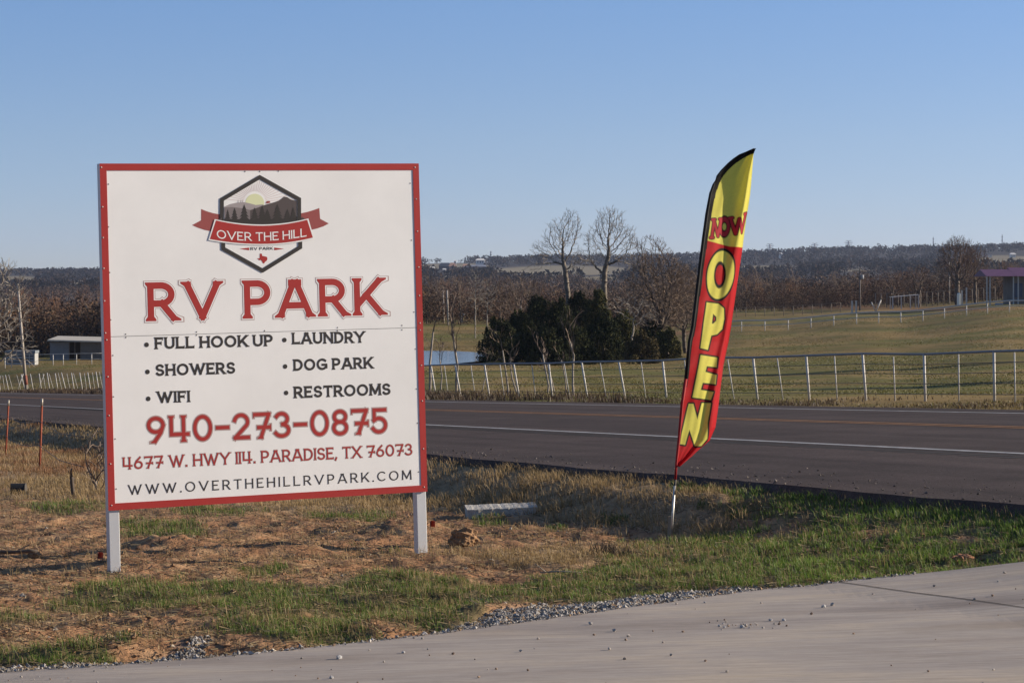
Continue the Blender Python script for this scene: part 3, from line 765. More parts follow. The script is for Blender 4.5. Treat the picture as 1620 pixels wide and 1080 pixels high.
def glyph_polys(ch, w, g=0.0, serif=1.0):
    """groups of polygons (each group lies at one height) in cap-height units; g grows the outline"""
    W_, ST = GL[ch]
    fit = lambda p: (p[0] + w / 2, w / 2 + p[1] * (1 - w))
    groups = []
    for P, s0, s1 in ST:
        P = [fit(p) for p in P]
        closed = math.hypot(P[0][0] - P[-1][0], P[0][1] - P[-1][1]) < 1e-6
        if ch == '.':
            e = w * .62 + g; c = (P[0][0], w * .5)
            groups.append([[(c[0] - e, c[1] - e), (c[0] + e, c[1] - e), (c[0] + e, c[1] + e), (c[0] - e, c[1] + e)]]); continue
        if not closed:
            def ext(a, b):
                d = (a[0] - b[0], a[1] - b[1]); L = math.hypot(*d) or 1; e = w / 2 + g
                return (a[0] + d[0] / L * e, a[1] + d[1] / L * e)
            ends = [(P[0], P[1], s0), (P[-1], P[-2], s1)]
            Q = [ext(P[0], P[1])] + P[1:-1] + [ext(P[-1], P[-2])]
        else: Q = P
        groups.append(ribbon(Q, w + 2 * g, closed))
        if not closed:
            for a, b, sf in ends:
                if not sf or serif <= 0: continue
                sx = (w * .48 * serif); th = w * .26
                if sf == 1:
                    up = 1 if b[1] > a[1] else -1
                    y0 = a[1] - up * (w / 2 + g); y1 = y0 + up * (th + 2 * g); y2 = y1 + up * w * .42
                    k = (b[0] - a[0]) / (b[1] - a[1]); xc = lambda y: a[0] + k * (y - a[1])
                    hwid = w / 2 * math.sqrt(1 + k * k) + g
                    W2 = w / 2 + sx + g
                    pts = [(xc(y0) - W2, y0), (xc(y0) + W2, y0), (xc(y0) + W2, y1), (xc(y2) + hwid, y2), (xc(y2) - hwid, y2), (xc(y0) - W2, y1)]
                    if up < 0: pts = pts[::-1]
                    groups.append([pts])
                else:                                            # upright tick on the end of an arm
                    rt = 1 if a[0] > b[0] else -1
                    x0 = a[0] + rt * (w / 2 + g); x1 = x0 - rt * (th + 2 * g)
                    top = a[1] > .75; bot = a[1] < .25
                    yu = a[1] + w / 2 + g + (0 if top else w * .32); yd = a[1] - w / 2 - g - (0 if bot else w * .42)
                    pts = [(x0, yd), (x0, yu), (x1, yu), (x1, yd)]
                    groups.append([pts if rt < 0 else pts[::-1]])
    return groups
def letter_width(ch, w): return GL[ch][0] + w
def layout(s, w, gap, space):
    x = 0; out = []
    for ch in s:
        if ch == ' ': x += space; continue
        out.append((ch, x)); x += letter_width(ch, w) + gap
    return out, x - gap
def write(s, p0, p1, cap, w, layers, gap=.14, space=.42, serif=1.0, name='lettering', label=None, warp=None):
    """layers: (grow, material index, height); p0, p1: photo points of the base line; cap: cap height in photo pixels"""
    a, b = np.array(s2(*p0)), np.array(s2(*p1)); top = np.array(s2(p0[0], p0[1] - cap))
    H = top[1] - a[1]
    items, tot = layout(s, w, gap, space)
    ux = (b - a) / tot
    mb = MB()
    for gr, mi, dep in layers:
        for ch, x0 in items:
            for gi, grp in enumerate(glyph_polys(ch, w, gr, serif)):
                for poly in grp:
                    P = []
                    for (px_, py_) in poly:
                        X_ = x0 + px_; 
                        q = a + ux * X_ + np.array([0, 1]) * py_ * H
                        if warp: q = q + np.array([0, warp(X_ / tot) * H])
                        P.append((q[0], -dep - .00006 * gi, HB + q[1]))
                    # face the reader
                    area = sum(P[i][0] * P[(i + 1) % len(P)][2] - P[(i + 1) % len(P)][0] * P[i][2] for i in range(len(P)))
                    mb.poly(P if area > 0 else P[::-1], mi)
    o = mb.build(name, [M_red, M_dark, M_panel, M_outl], sign)
    if label: o['label'] = label
    return o
M_outl = mat('sign_outline', (.42, .31, .29), rough=.55)
def dot(x, y, r, label=None):
    u, v = s2(x, y); mb = MB(); k = 20; rr_ = r / F * 18.3
    mb.poly([(u + rr_ * math.cos(6.283 * i / k), -.0012, HB + v + rr_ * math.sin(6.283 * i / k)) for i in range(k)])
    return mb.build('bullet', [M_dark], sign)
L3 = lambda a, b: [(a, 3, .0006), (b, 2, .0012), (0, 0, .0018)]
write('RV PARK', (234, 508.2), (606.5, 498), 61.5, .172, L3(.044, .028), gap=.2, space=.46, serif=.68, label='large red lettering RV PARK with a thin outline')
for s, p0, p1, cap, bl in (('FULL HOOK UP', (245.3, 552.3), (431.8, 547.3), 19, (231.9, 545.2)), ('SHOWERS', (246.5, 594.8), (372.2, 590.8), 18.8, (233.3, 588)),
                           ('WIFI', (248.6, 637.3), (300.5, 635.8), 18.5, (234.5, 630.5)), ('LAUNDRY', (462.5, 544.6), (577, 542), 18.6, (449.9, 537.7)),
                           ('DOG PARK', (464.6, 586.6), (590, 582.6), 18.6, (451.1, 579.5)), ('RESTROOMS', (465.4, 629.8), (618, 624.3), 18.8, (452.7, 621.2))):
    write(s, p0, p1, cap, .20, [(0, 1, .0012)], gap=.13, space=.34, serif=.75)
    dot(*bl, 3.7)
L2 = [(.045, 3, .0006), (0, 0, .0014)]
write('940-273-0875', (233, 701), (612.8, 685), 42, .14, L2, gap=.15, serif=.75, label='red telephone number')
write('4677 W. HWY 114. PARADISE, TX 76073', (194, 742.4), (652.2, 719.4), 19, .115, [(.045, 3, .0006), (0, 0, .0014)], gap=.17, space=.40, serif=.9)
write('WWW.OVERTHEHILLRVPARK.COM', (203, 782.6), (651.2, 758), 16, .12, [(0, 1, .0012)], gap=.36, serif=.45)

# emblem
def lg(x, y): return s2(x / 5.684 + 290, y / 5.684 + 260)
M_tan1 = mat('emblem_hill_pale', (.33, .29, .29), rough=.5); M_tan2 = mat('emblem_hill_dark', (.085, .068, .066), rough=.5); M_tan0 = mat('emblem_hill_mid', (.19, .16, .16), rough=.5)
M_sun = mat('emblem_sun', (.66, .68, .42), rough=.5); M_ray = mat('emblem_rays', (.62, .50, .49), rough=.5); M_rib = mat('emblem_ribbon_back', (.30, .075, .070), rough=.5)
EM = [M_red, M_dark, M_panel, M_tan1, M_tan2, M_tan0, M_sun, M_ray, M_rib]
em = MB()
def ep(pts, m, dep, conv=True):
    P = [(*lg(x, y),) for x, y in (pts if conv else pts)]
    P = [(u, -dep, HB + v) for u, v in P]
    ar = sum(P[i][0] * P[(i + 1) % len(P)][2] - P[(i + 1) % len(P)][0] * P[i][2] for i in range(len(P)))
    em.poly(P if ar > 0 else P[::-1], m)
# ribbon tails
ep([(160, 402), (210, 422), (270, 440), (330, 450), (330, 500), (290, 560), (250, 602), (190, 590), (130, 570), (78, 547), (160, 503)], 8, .0006)
ep([(1223, 393), (1170, 412), (1110, 430), (1060, 440), (1058, 500), (1110, 560), (1148, 590), (1200, 578), (1260, 558), (1308, 532), (1230, 490)], 8, .0006)
# picture inside the hexagon
ep([(340, 330), (686, 130), (1045, 310), (1050, 540), (345, 540)], 2, .0010)
for i in range(27):
    a = R(5 + i * 6.5); ca, sa = math.cos(a), math.sin(a); r1 = 1e9
    for (nx_, ny_, cc) in ((.50, .866, 0),):
        pass
    cx, cy = 642, 340
    # stop each ray at the frame
    r1 = 400
    for k in range(100, 420, 6):
        X_, Y_ = cx + ca * k, cy - sa * k
        if Y_ < 145 + abs(X_ - 686) * .55 or X_ < 368 or X_ > 1015: r1 = k - 6; break
    if r1 > 105: ep([(cx + ca * 98 + sa * 2.2, cy - sa * 98 + ca * 2.2), (cx + ca * r1 + sa * 2.2, cy - sa * r1 + ca * 2.2), (cx + ca * r1 - sa * 2.2, cy - sa * r1 - ca * 2.2), (cx + ca * 98 - sa * 2.2, cy - sa * 98 - ca * 2.2)], 7, .0013 + .00001 * i)
ep(arc(642, 350, 85, 85, 0, 360, 32)[:-1], 6, .0018)
ep([(368, 382), (420, 358), (480, 345), (545, 340), (600, 352), (650, 366), (720, 360), (720, 520), (368, 520)], 3, .0020)
for bx in (492, 515, 530): ep([(bx - 4, 352), (bx, 312), (bx + 4, 352)], 3, .0021)
ep([(368, 388), (440, 384), (520, 394), (600, 410), (680, 420), (680, 525), (368, 525)], 5, .0022)
ep([(600, 412), (660, 392), (740, 362), (820, 340), (860, 326), (905, 290), (935, 296), (965, 316), (1010, 326), (1020, 325), (1020, 525), (600, 525)], 4, .0024)
ep([(738, 352), (752, 330), (775, 330), (784, 345), (760, 352)], 8, .0025)
ep([(368, 488), (600, 498), (700, 488), (850, 495), (1022, 470), (1022, 548), (345, 548)], 1, .0026)
dep = .0027
for i, (tx, ty, hgt, wd) in enumerate(((398, 405, 110, 60), (460, 390, 125, 80), (547, 360, 150, 100), (640, 388, 115, 84), (708, 368, 140, 90), (755, 402, 105, 90), (845, 358, 150, 110), (935, 402, 100, 80), (987, 385, 115, 70))):
    for j in range(4):
        y0 = ty + hgt * j * .2; y1 = ty + hgt * (.36 + .2 * j); w2 = wd * (.20 + .11 * j)
        ep([(tx, y0), (tx + w2, y1), (tx, y1 - hgt * .06), (tx - w2, y1)], 1, dep + .00002 * (i * 4 + j))
# charcoal hexagon frame: upper and lower strokes
def band(P, w, m, dep):
    for q in ribbon(P, w): ep(q, m, dep)
band([(344, 560), (346, 318), (686, 116), (1040, 314), (1041, 560)], 35, 1, .0038)
band([(357, 690), (359, 758), (712, 955), (1050, 746), (1050, 680)], 35, 1, .0038)
# ribbon front
ut = lambda x: 552 - 48 * ((x - 702) / 410) ** 2 * (1 if x < 702 else 1.12)
ub = lambda x: 716 - 44 * ((x - 702) / 465) ** 2 * (1 if x < 702 else 1.32)
xs_ = np.linspace(-1, 1, 25)
def rib(g, m, dep):
    T = [(702 + k * (410 + g), ut(702 + k * 410) - g) for k in xs_]; B_ = [(700 + k * (463 + g * 1.2), ub(700 + k * 463) + g) for k in xs_]
    for i in range(24): ep([T[i], T[i + 1], B_[i + 1], B_[i]], m, dep)
rib(11, 2, .0044); rib(0, 0, .0048)
ep([(285, 520), (345, 478), (345, 512)], 4, .0041); ep([(1112, 505), (1062, 470), (1062, 502)], 4, .0041)
# texas outline and little arrows
ep([(688, 802), (707, 803), (708, 822), (728, 826), (752, 832), (756, 848), (752, 864), (732, 880), (727, 893), (714, 886), (704, 866), (692, 858), (684, 864), (676, 856), (664, 846), (687, 844)], 0, .0010)
for sx, xa in ((-1, 592), (1, 818)):
    ep([(xa, 748), (xa, 772), (xa + sx * 30, 768), (xa + sx * 88, 759), (xa + sx * 30, 752)], 0, .0010)
em.build('emblem', EM, sign)['label'] = 'hexagon emblem with hills, pines and a red ribbon'
q0 = (300 / 5.684 + 290, 664 / 5.684 + 260); q1 = (1106 / 5.684 + 290, 648 / 5.684 + 260)
_o = write('OVER THE HILL', q0, q1, 13.6, .125, [(0, 2, .0054)], gap=.12, space=.32, serif=.35, warp=lambda k: -.42 * (1 - (2 * k - 1) ** 2))
write('RV PARK', (604 / 5.684 + 290, 772 / 5.684 + 260), (806 / 5.684 + 290, 768 / 5.684 + 260), 4.6, .16, [(0, 1, .0012)], gap=.16, space=.4, serif=0)

# ---------------------------------------------------------------- feather flag
FD = 20.3
flag_base = spot(1061, FD)
flag = empty('feather_flag', flag_base, 'tall red and yellow feather flag reading NOW OPEN on a thin pole', 'flag')
LE = [(235, 1193), (241, 1180), (245, 1170), (252, 1160), (258.5, 1152.5), (270, 1141.5), (279, 1134.7), (292, 1129), (306, 1124), (338, 1118.4), (377, 1113), (427, 1106.6), (516, 1096), (540, 1090.7), (599, 1085), (638, 1079), (694, 1074), (732, 1070), (758, 1068.5)]
RE = [(235, 1193.5), (240, 1192.3), (309, 1186.5), (347, 1181.5), (392, 1177), (445, 1170), (516, 1161), (540, 1157), (578, 1148), (614, 1142), (676, 1133.6), (697, 1124.7), (720.6, 1098), (738, 1074)]
le = lambda y: np.interp(y, [a for a, b in LE], [b for a, b in LE]); re_ = lambda y: np.interp(y, [a for a, b in RE], [b for a, b in RE])
FY = R(36)                                                   # the cloth streams to the right and away
def flag_pt(x, y, off=0.0):
    """photo point on the flag's plane -> local metres; the plane turns away from the camera about the pole"""
    x = np.asarray(x, float); y = np.asarray(y, float)
    xp = le(y)
    X0 = (xp - 810) / F * FD; kx = (x - 810) / F
    u = (kx * FD - X0) / (math.cos(FY) - kx * math.sin(FY))
    X = X0 + u * math.cos(FY); Y = FD + u * math.sin(FY)
    k = Y / FD                                                # keep it where the sight line has it
    Z = -(y - 450) / F * Y
    wdt = np.maximum(re_(y) - xp, 1); s = (x - xp) / wdt
    ph = (y - 240) / 500
    fold = .020 * np.sin(6.0 * s - 5.5 * ph + .6) * s + .013 * np.sin(11 * s + 9 * ph) * s * (1 - s * .5) + .05 * s ** 3 * np.sin(4.5 * ph - .8) \
        + .007 * np.sin(70 * ph + 6 * s) * np.exp(-s * 4) + .006 * np.sin(26 * s + 13 * ph) * s + .010 * np.sin(17 * ph - 3 * s) * s
    fold = fold - .050 * sstep(.55, .84, s) * (.45 + .55 * np.cos(5.2 * ph - .9) ** 2) + .07 * sstep(.82, 1.0, s)
    X = X - fold * math.sin(FY) * .25; Y = Y + fold - off
    return np.stack([X, Y, Z], -1)
ny_, nx_ = 640, 80
yy = np.linspace(235.2, 737.5, ny_); ss = np.linspace(0, 1, nx_)
XXf = le(yy)[:, None] + (re_(yy) - le(yy))[:, None] * ss[None]; YYf = np.repeat(yy[:, None], nx_, 1)
fx, fy = XXf.ravel(), YYf.ravel()
def seg_d(px_, py_, a, b):
    ax, ay = a; bx, by = b; dx, dy = bx - ax, by - ay
    t = np.clip(((px_ - ax) * dx + (py_ - ay) * dy) / (dx * dx + dy * dy + 1e-9), 0, 1)
    return np.hypot(px_ - ax - t * dx, py_ - ay - t * dy)
def poly_sd(px_, py_, P):
    d = np.full(px_.shape, 1e9); ins = np.zeros(px_.shape, bool)
    for i in range(len(P)):
        a, b = P[i], P[(i + 1) % len(P)]
        d = np.minimum(d, seg_d(px_, py_, a, b))
        c = ((a[1] > py_) != (b[1] > py_)) & (px_ < (b[0] - a[0]) * (py_ - a[1]) / (b[1] - a[1] + 1e-12) + a[0]); ins ^= c
    return np.where(ins, -d, d)
def line_d(px_, py_, P): return np.min([seg_d(px_, py_, P[i], P[i + 1]) for i in range(len(P) - 1)], 0)
za = lambda L: [(x / 3.378 + 1040, y / 3.378 + 220) for x, y in L]
zb_ = lambda L: [(x / 3.378 + 1030, y / 3.378 + 540) for x, y in L]
def ell_sd(cx, cy, rx, ry, tilt=.10):
    X_, Y_ = fx - cx + (fy - cy) * tilt, fy - cy
    k = np.sqrt((X_ / rx) ** 2 + (Y_ / ry) ** 2); return (k - 1) * min(rx, ry)
YEL, RED_, BLK, DRED = np.array([.86, .77, .13]), np.array([.56, .008, .013]), np.array([.012, .010, .010]), np.array([.52, .03, .045])
bnd = np.interp(fx, [1113, 1117, 1155, 1178, 1190], [379, 380, 390, 391.6, 392])
kb = sstep(-.8, .8, fy - bnd)[:, None]
fc = YEL * (1 - kb) + RED_ * kb
def paint(sd, col, ol, olc=BLK):
    global fc
    k = sstep(ol + .6, ol - .6, sd)[:, None] if False else (1 - sstep(ol - .6, ol + .6, sd))[:, None]
    fc = fc * (1 - k) + olc * k
    k = (1 - sstep(-.6, .6, sd))[:, None]; fc = fc * (1 - k) + np.asarray(col) * k
O_ = np.maximum(ell_sd(1139.7, 434.8, 21.0, 38.0), -ell_sd(1139.2, 434.8, 9.2, 21.5, .04)); paint(O_, YEL, 2.5)
P_ = np.maximum(poly_sd(fx, fy, za([(264, 872), (330, 880), (358, 905), (361, 960), (351, 1015), (322, 1043), (290, 1050)]) + zb_([(304, 45), (264, 35)])), -poly_sd(fx, fy, za([(300, 933), (318, 950), (318, 970), (300, 987), (293, 985)])))
paint(P_, YEL, 2.5)
paint(poly_sd(fx, fy, zb_([(264, 72), (356, 86), (350, 138), (298, 132), (290, 162), (348, 178), (341, 228), (275, 220), (264, 258), (330, 268), (316, 312), (220, 298), (242, 190)])), YEL, 2.5)
paint(poly_sd(fx, fy, zb_([(202, 332), (225, 332), (246, 415), (270, 328), (316, 328), (299, 430), (296, 518), (265, 556), (233, 558), (205, 470), (181, 552), (156, 548), (166, 480)])), YEL, 2.5)
nl = np.min([line_d(fx, fy, za(L)) for L in ([(303, 432), (291, 528)], [(303, 437), (325, 520)], [(341, 428), (325, 520)], [(294, 431), (308, 430)], [(284, 527), (298, 526)], [(333, 428), (350, 427)],
     [(392, 424), (413, 508)], [(413, 508), (431, 428)], [(431, 428), (449, 500)], [(449, 500), (470, 402)], [(384, 424), (400, 421)], [(460, 402), (476, 398)])], 0) - 2.0
on = np.abs(ell_sd(1146.6, 358.6, 6.3, 11.8, .02)) - 2.1
paint(np.minimum(nl, on), DRED, 1.2)
hem = np.where(fy < 605, 0, 1)
bw_ = np.interp(fy, [235, 255, 300, 400, 520, 600], [7, 7.8, 8.0, 6.6, 5.2, 4.0])
slope = np.interp(fy, [235, 250, 262, 285, 310, 350], [.35, .55, .75, .9, .97, 1])
slv = ((fx - le(fy)) * np.maximum(slope, .3) < bw_) & (fy < 612)
fc = np.where(slv[:, None], BLK, fc)
Vf = flag_pt(fx, fy) - np.array(flag_base)
ii = np.arange(ny_ * nx_).reshape(ny_, nx_)
M_flag = mat('printed_flag_cloth', (.5, .1, .1), rough=.65, attr='Col', spec=.25, trans=.5, var=.05, scale=60)
np_mesh('flag_cloth', Vf, [np.stack([ii[:-1, :-1], ii[1:, :-1], ii[1:, 1:], ii[:-1, 1:]], -1).reshape(-1, 4)], M_flag, flag, col=fc, smooth=True)
def fpl(x, y, dy=0.0): return tuple(np.array([(x - 810) / F * FD, FD + dy, -(y - 450) / F * FD]) - np.array(flag_base))
mb = MB(); mb.tube([fpl(x, y) for y, x in LE if y <= 606], [.004 + .010 * min(1, (y - 235) / 100) for y, x in LE if y <= 606], 10); mb.build('pole_sleeve', [mat('black_sleeve', (.012, .011, .011), rough=.7)], flag, smooth=True)
mb = MB(); mb.tube([fpl(x, y) for y, x in LE if y >= 599], [.014, .013, .011, .010, .010], 10); mb.build('pole_sleeve', [mat('red_sleeve', (.30, .010, .013), rough=.7)], flag, smooth=True)
mb = MB(); mb.tube([fpl(1069, 752), fpl(1067.6, 770), fpl(1067, 782)], [.008, .008, .010], 8); mb.build('pole_clip', [M_dark], flag, smooth=True)
mb = MB(); mb.tube([fpl(1067.3, 768), fpl(1061, 862)], [.0095, .0095], 12); mb.build('pole', [mat('bright_steel', (.52, .50, .46), rough=.45, metal=.7)], flag, smooth=True)
stk = empty('wooden_stake', spot(1057, FD - .05), 'short pale wooden stake beside the foot of the feather flag', 'stake')
mb = MB(); mb.box((-.011, -.008, -.1), (.011, .008, .17)); mb.v[4:] = [(x + .012, y, z) for x, y, z in mb.v[4:]]; mb.build('stake', [mat('weathered_wood', (.32, .24, .16), var=.25, scale=30, stretch=(1, 1, .1))], stk)
# ---------------------------------------------------------------- pipe fence along the far side of the highway
M_pipe = mat('white_pipe', (.50, .475, .44), rough=.6, var=.15, scale=4)
M_rail = mat('weathered_rail', (.20, .21, .235), rough=.6, metal=.2, var=.15, scale=4)
M_wire = mat('fence_cable', (.09, .085, .08), rough=.6)
M_wood = mat('grey_wood', (.20, .165, .13), rough=.9, var=.3, scale=12)
FW = WR + 6.05
def fence_pt(t, w=FW):
    X = w * PX + UX * t; Y = 27 + w * PY + UY * t
    return Vector((X, Y, gz(X, Y)))
def tube_obj(name, pts, r, m, parent, k=8):
    o = parent.matrix_basis.translation
    mb = MB(); mb.tube([Vector(p) - o for p in pts], r, k); return mb.build(name, [m], parent, smooth=True)
def t_at(x):                                                    # station on the fence seen at photo column x
    D0 = 27 + FW / PY
    c = (x - 810) / F
    X0, Y0 = FW * PX, 27 + FW * PY
    return (X0 - c * Y0) / (c * UY - UX)
def pipe_fence(name, label, posts, lean, rail, wires, hgt, white=True):
    b = fence_pt(posts[len(posts) // 2])
    f = empty(name, b, label, 'fence')
    tops = []
    for i, t in enumerate(posts):
        p = fence_pt(t); ln = lean(t) * random.uniform(.7, 1.3); h = hgt * random.uniform(.97, 1.03)
        tp = p + Vector((-ln * h, 0, h)); tops.append((p, tp))
        tube_obj('post', [p - Vector((0, 0, .1)), tp], .029, M_pipe, f)
        if i < len(posts) - 1:
            t2 = (t + posts[i + 1]) / 2; q = fence_pt(t2); ln2 = lean(t2) * random.uniform(.6, 1.4)
            tube_obj('stay', [q - Vector((0, 0, .05)), q + Vector((-ln2 * h, 0, h * .97))], .016, M_pipe, f, 6)
    if rail:
        tube_obj('top_rail', [tp for p, tp in tops], .026, M_rail, f)
    for k in wires:
        tube_obj('wire', [p.lerp(tp, k) for p, tp in tops], .008, M_wire, f, 4)
    return f
PX_ = [1740, 1640, 1573.5, 1464, 1370.5, 1281, 1199, 1126, 1055, 990, 930, 874.5, 822, 775, 729.5, 690, 655, 620, 590, 562, 535, 510, 485, 461, 438, 416, 395, 375, 355, 336, 318, 300, 283, 266, 250, 234, 218, 203, 188]
pr = [t_at(x) for x in PX_]
pipe_fence('pipe_fence', 'long white pipe fence with dark top rail and cables across the highway', pr, lambda t: float(np.interp(t, [t_at(x) for x in (1520, 1464, 1370, 1199, 985)], [.02, .03, .085, .11, .165])), True, (.78, .58, .37, .15), 1.04)
PXL = [170 - 13.0 * i for i in range(16)]
pipe_fence('post_fence', 'row of leaning bare white posts along the highway left of the sign', [t_at(x) for x in PXL], lambda t: .22 if random.random() < .9 else -.3, False, (.8, .5), 1.15)

def small_fence(name, label, pts, hgt, r, m, rail=True, extra=(), pr_=.03):
    """pts: (photo x, distance)"""
    P = [spot(x, d) for x, d in pts]
    f = empty(name, P[len(P) // 2], label, 'fence')
    for p in P: tube_obj('post', [p - Vector((0, 0, .2)), p + Vector((0, 0, hgt))], r, m, f, 6)
    if rail: tube_obj('top_rail', [p + Vector((0, 0, hgt)) for p in P], pr_, m, f, 6)
    for k in extra: tube_obj('rail', [p + Vector((0, 0, hgt * k)) for p in P], pr_ * .6, m, f, 6)
    return f
small_fence('pipe_fence', 'white pipe fence climbing the pasture toward the purple-roofed building', [(x, 262 - (x - 1140) * .03) for x in (1140, 1173, 1210, 1247, 1283, 1319, 1355, 1390, 1425, 1460, 1494, 1529, 1562, 1597, 1632, 1668)], 1.12, .055, M_pipe, True, (.55,), .075)
small_fence('post_fence', 'line of dark and pale posts behind the dirt track right of the flag', [(x, 345) for x in range(1165, 1340, 15)], 1.3, .05, M_wood, True, (.5,), .02)
small_fence('corral_fence', 'grey wooden corral fence below the bare trees, left of the purple-roofed building', [(x, 372) for x in range(1385, 1575, 9)], 2.1, .07, M_wood, True, (.3, .65), .04)
small_fence('rail_fence', 'pale two-rail fence in front of the low barn', [(x, 262) for x in (8, 34, 58, 84, 100, 121, 145, 170)], 1.15, .045, M_pipe, True, (.5,), .03)
for x, lab in ((1348, 'white gate post at the dirt track, left one of a pair'), (1354.5, 'white gate post at the dirt track, right one of a pair')):
    p = spot(x, 330); g = empty('gate_post', p, lab, 'post'); mb = MB(); mb.box((-.10, -.10, -.2), (.10, .10, 1.55)); mb.box((-.13, -.13, 1.55), (.13, .13, 1.62)); mb.build('post', [M_pipe], g)
p = spot(1385, 340); g = empty('post_pair', p, 'two pale boards leaning apart in a V beside the corral', 'posts')
tube_obj('leaning_post', [p, p + Vector((-.55, 0, 1.2))], .09, M_pipe, g, 6); tube_obj('leaning_post', [p + Vector((.1, 0, 0)), p + Vector((.75, 0, 1.5))], .09, M_pipe, g, 6)

# ---------------------------------------------------------------- poles
M_pole = mat('pole_wood', (.34, .30, .26), rough=.9, var=.25, scale=6, stretch=(1, 1, .2))
M_pole2 = mat('pole_wood_dark', (.13, .11, .10), rough=.9, var=.25, scale=6)
def upole(x, d, ytop, label, lean=0.0, r=.11, arm=False, m=None, band=False):
    p = spot(x, d); top = -(ytop - 450) / F * d
    f = empty('utility_pole', p, label, 'utility pole')
    h = top - p.z
    tube_obj('pole', [p - Vector((0, 0, .3)), p + Vector((-lean * h, 0, h))], [r, r * .72], m or M_pole, f, 10)
    if arm:
        tube_obj('cross_arm', [p + Vector((-.9, 0, h * .93)), p + Vector((.9, 0, h * .93))], .07, M_pole2, f, 6)
        tube_obj('transformer', [p + Vector((.3, -.1, h * .74)), p + Vector((.3, -.1, h * .84))], .22, mat('transformer_grey', (.32, .33, .34)), f, 10)
    if band: tube_obj('marker_band', [p + Vector((-lean * .5, 0, .5)), p + Vector((-lean * 1.1, 0, 1.1))], r * 1.06, mat('orange_band', (.26, .09, .06)), f, 10)
upole(42.5, 158, 449, 'tall pale leaning pole with an orange band at the left roadside', .085, .10, band=True)
upole(702, 320, 460, 'shorter pale pole beyond the pond, left of two', .02, .13)
upole(709, 300, 459, 'taller brown pole beyond the pond, right of two', .03, .13)
upole(1360.5, 350, 424, 'dark utility pole with cross arm and transformer beyond the pasture', 0, .14, True, M_pole2)
upole(1502, 380, 403, 'thin pale pole beside the big bare tree at the corral', 0, .10)

# ---------------------------------------------------------------- buildings
M_tin = mat('tin_wall', (.20, .185, .165), rough=.7, metal=.1, var=.15, scale=2)
M_tin_roof = mat('pale_tin_roof', (.46, .42, .35), rough=.6, var=.1, scale=2)
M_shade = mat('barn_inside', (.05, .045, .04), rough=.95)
M_bluew = mat('pale_blue_wall', (.20, .20, .205), rough=.8, var=.12, scale=2)
def px2m(x, y, d): return Vector(((x - 810) / F * d, d, -(y - 450) / F * d))
# low barn on the left
d = 285; p = spot(110, d); barn = empty('low_barn', p, 'low pale-roofed tin barn with a dark open bay behind the left rail fence', 'barn')
def B(name, x0, x1, y0, y1, dz0, dz1, m, par, dd=None):
    a, b = px2m(x0, y1, d), px2m(x1, y0, d); mb = MB()
    mb.box((a.x - p.x, dz0, a.z - p.z), (b.x - p.x, dz1, b.z - p.z)); return mb.build(name, [m], par)
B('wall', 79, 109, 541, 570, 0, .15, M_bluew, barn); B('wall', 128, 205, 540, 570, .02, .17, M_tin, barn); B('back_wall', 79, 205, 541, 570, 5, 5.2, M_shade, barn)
B('side_wall', 79, 81, 541, 570, .16, 5, M_bluew, barn)
mb = MB()
for i in range(40):
    a = px2m(128.5 + i * 1.9, 566, d); mb.box((a.x - p.x, -.03, a.z - p.z - .3), (a.x - p.x + .05, .015, px2m(0, 541, d).z - p.z))
mb.build('wall_ribs', [M_tin], barn)
mb = MB()
a, b = px2m(77, 537, d) - p, px2m(207, 541, d) - p
mb.raw([(a.x, -.8, a.z - .15), (b.x, -.8, b.z - .1), (b.x, 5.8, b.z + .28), (a.x, 5.8, a.z + .2), (a.x, -.8, a.z), (b.x, -.8, b.z + .05), (b.x, 5.8, b.z + .38), (a.x, 5.8, a.z + .3)],
       [(0, 3, 2, 1), (4, 5, 6, 7), (0, 1, 5, 4), (1, 2, 6, 5), (2, 3, 7, 6), (3, 0, 4, 7)])
mb.build('roof', [M_tin_roof], barn)
for x in (109, 118, 127): B('bay_post', x, x + .8, 541, 570, -.05, .1, M_wood, barn)
# small white stock trailer / shed
d = 240; p = spot(32, d); tr = empty('stock_trailer', p, 'small white slatted stock trailer standing in the left field', 'trailer')
B('body', 9, 55, 559, 577, 0, 1.8, mat('trailer_white', (.32, .32, .31), var=.2, scale=4), tr); B('roof', 8, 56, 554.5, 558.8, -.1, 1.9, mat('trailer_roof', (.16, .18, .20)), tr)
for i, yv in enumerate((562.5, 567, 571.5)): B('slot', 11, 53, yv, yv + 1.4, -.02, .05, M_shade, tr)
for x in (18, 46): B('corner_post', x, x + 1, 559, 581, -.05, .0, M_pipe, tr)
# purple-roofed porch house
d = 318; p = spot(1600, d); ph = empty('porch_house', p, 'open-sided porch building with a purple metal roof at the right edge', 'building')
M_purp = mat('purple_roof', (.13, .06, .12), rough=.6, var=.2, scale=1.2)
M_hw = mat('house_wall', (.20, .165, .14), rough=.8, var=.15, scale=1)
a = px2m(1560, 484, d) - p; b = px2m(1760, 437, d) - p; c2 = px2m(1604, 437, d) - p; z0 = a.z - .5
mb = MB(); mb.box((c2.x, .6, z0), (b.x, 7, b.z)); mb.build('wall', [M_hw], ph)
for x in (1560, 1565, 1602, 1609.5, 1640, 1680):
    q = px2m(x, 484, d) - p; mb = MB(); mb.box((q.x - .07, -.6, z0), (q.x + .07, -.46, b.z + .02)); mb.build('porch_post', [M_pipe], ph)
for x in (1606, 1614, 1622):
    q = px2m(x, 470, d) - p; q2 = px2m(x + 5, 448, d) - p; mb = MB(); mb.box((q.x, .54, q.z), (q2.x, .597, q2.z)); mb.build('window', [mat('blue_pane', (.07, .09, .14), rough=.2)], ph)
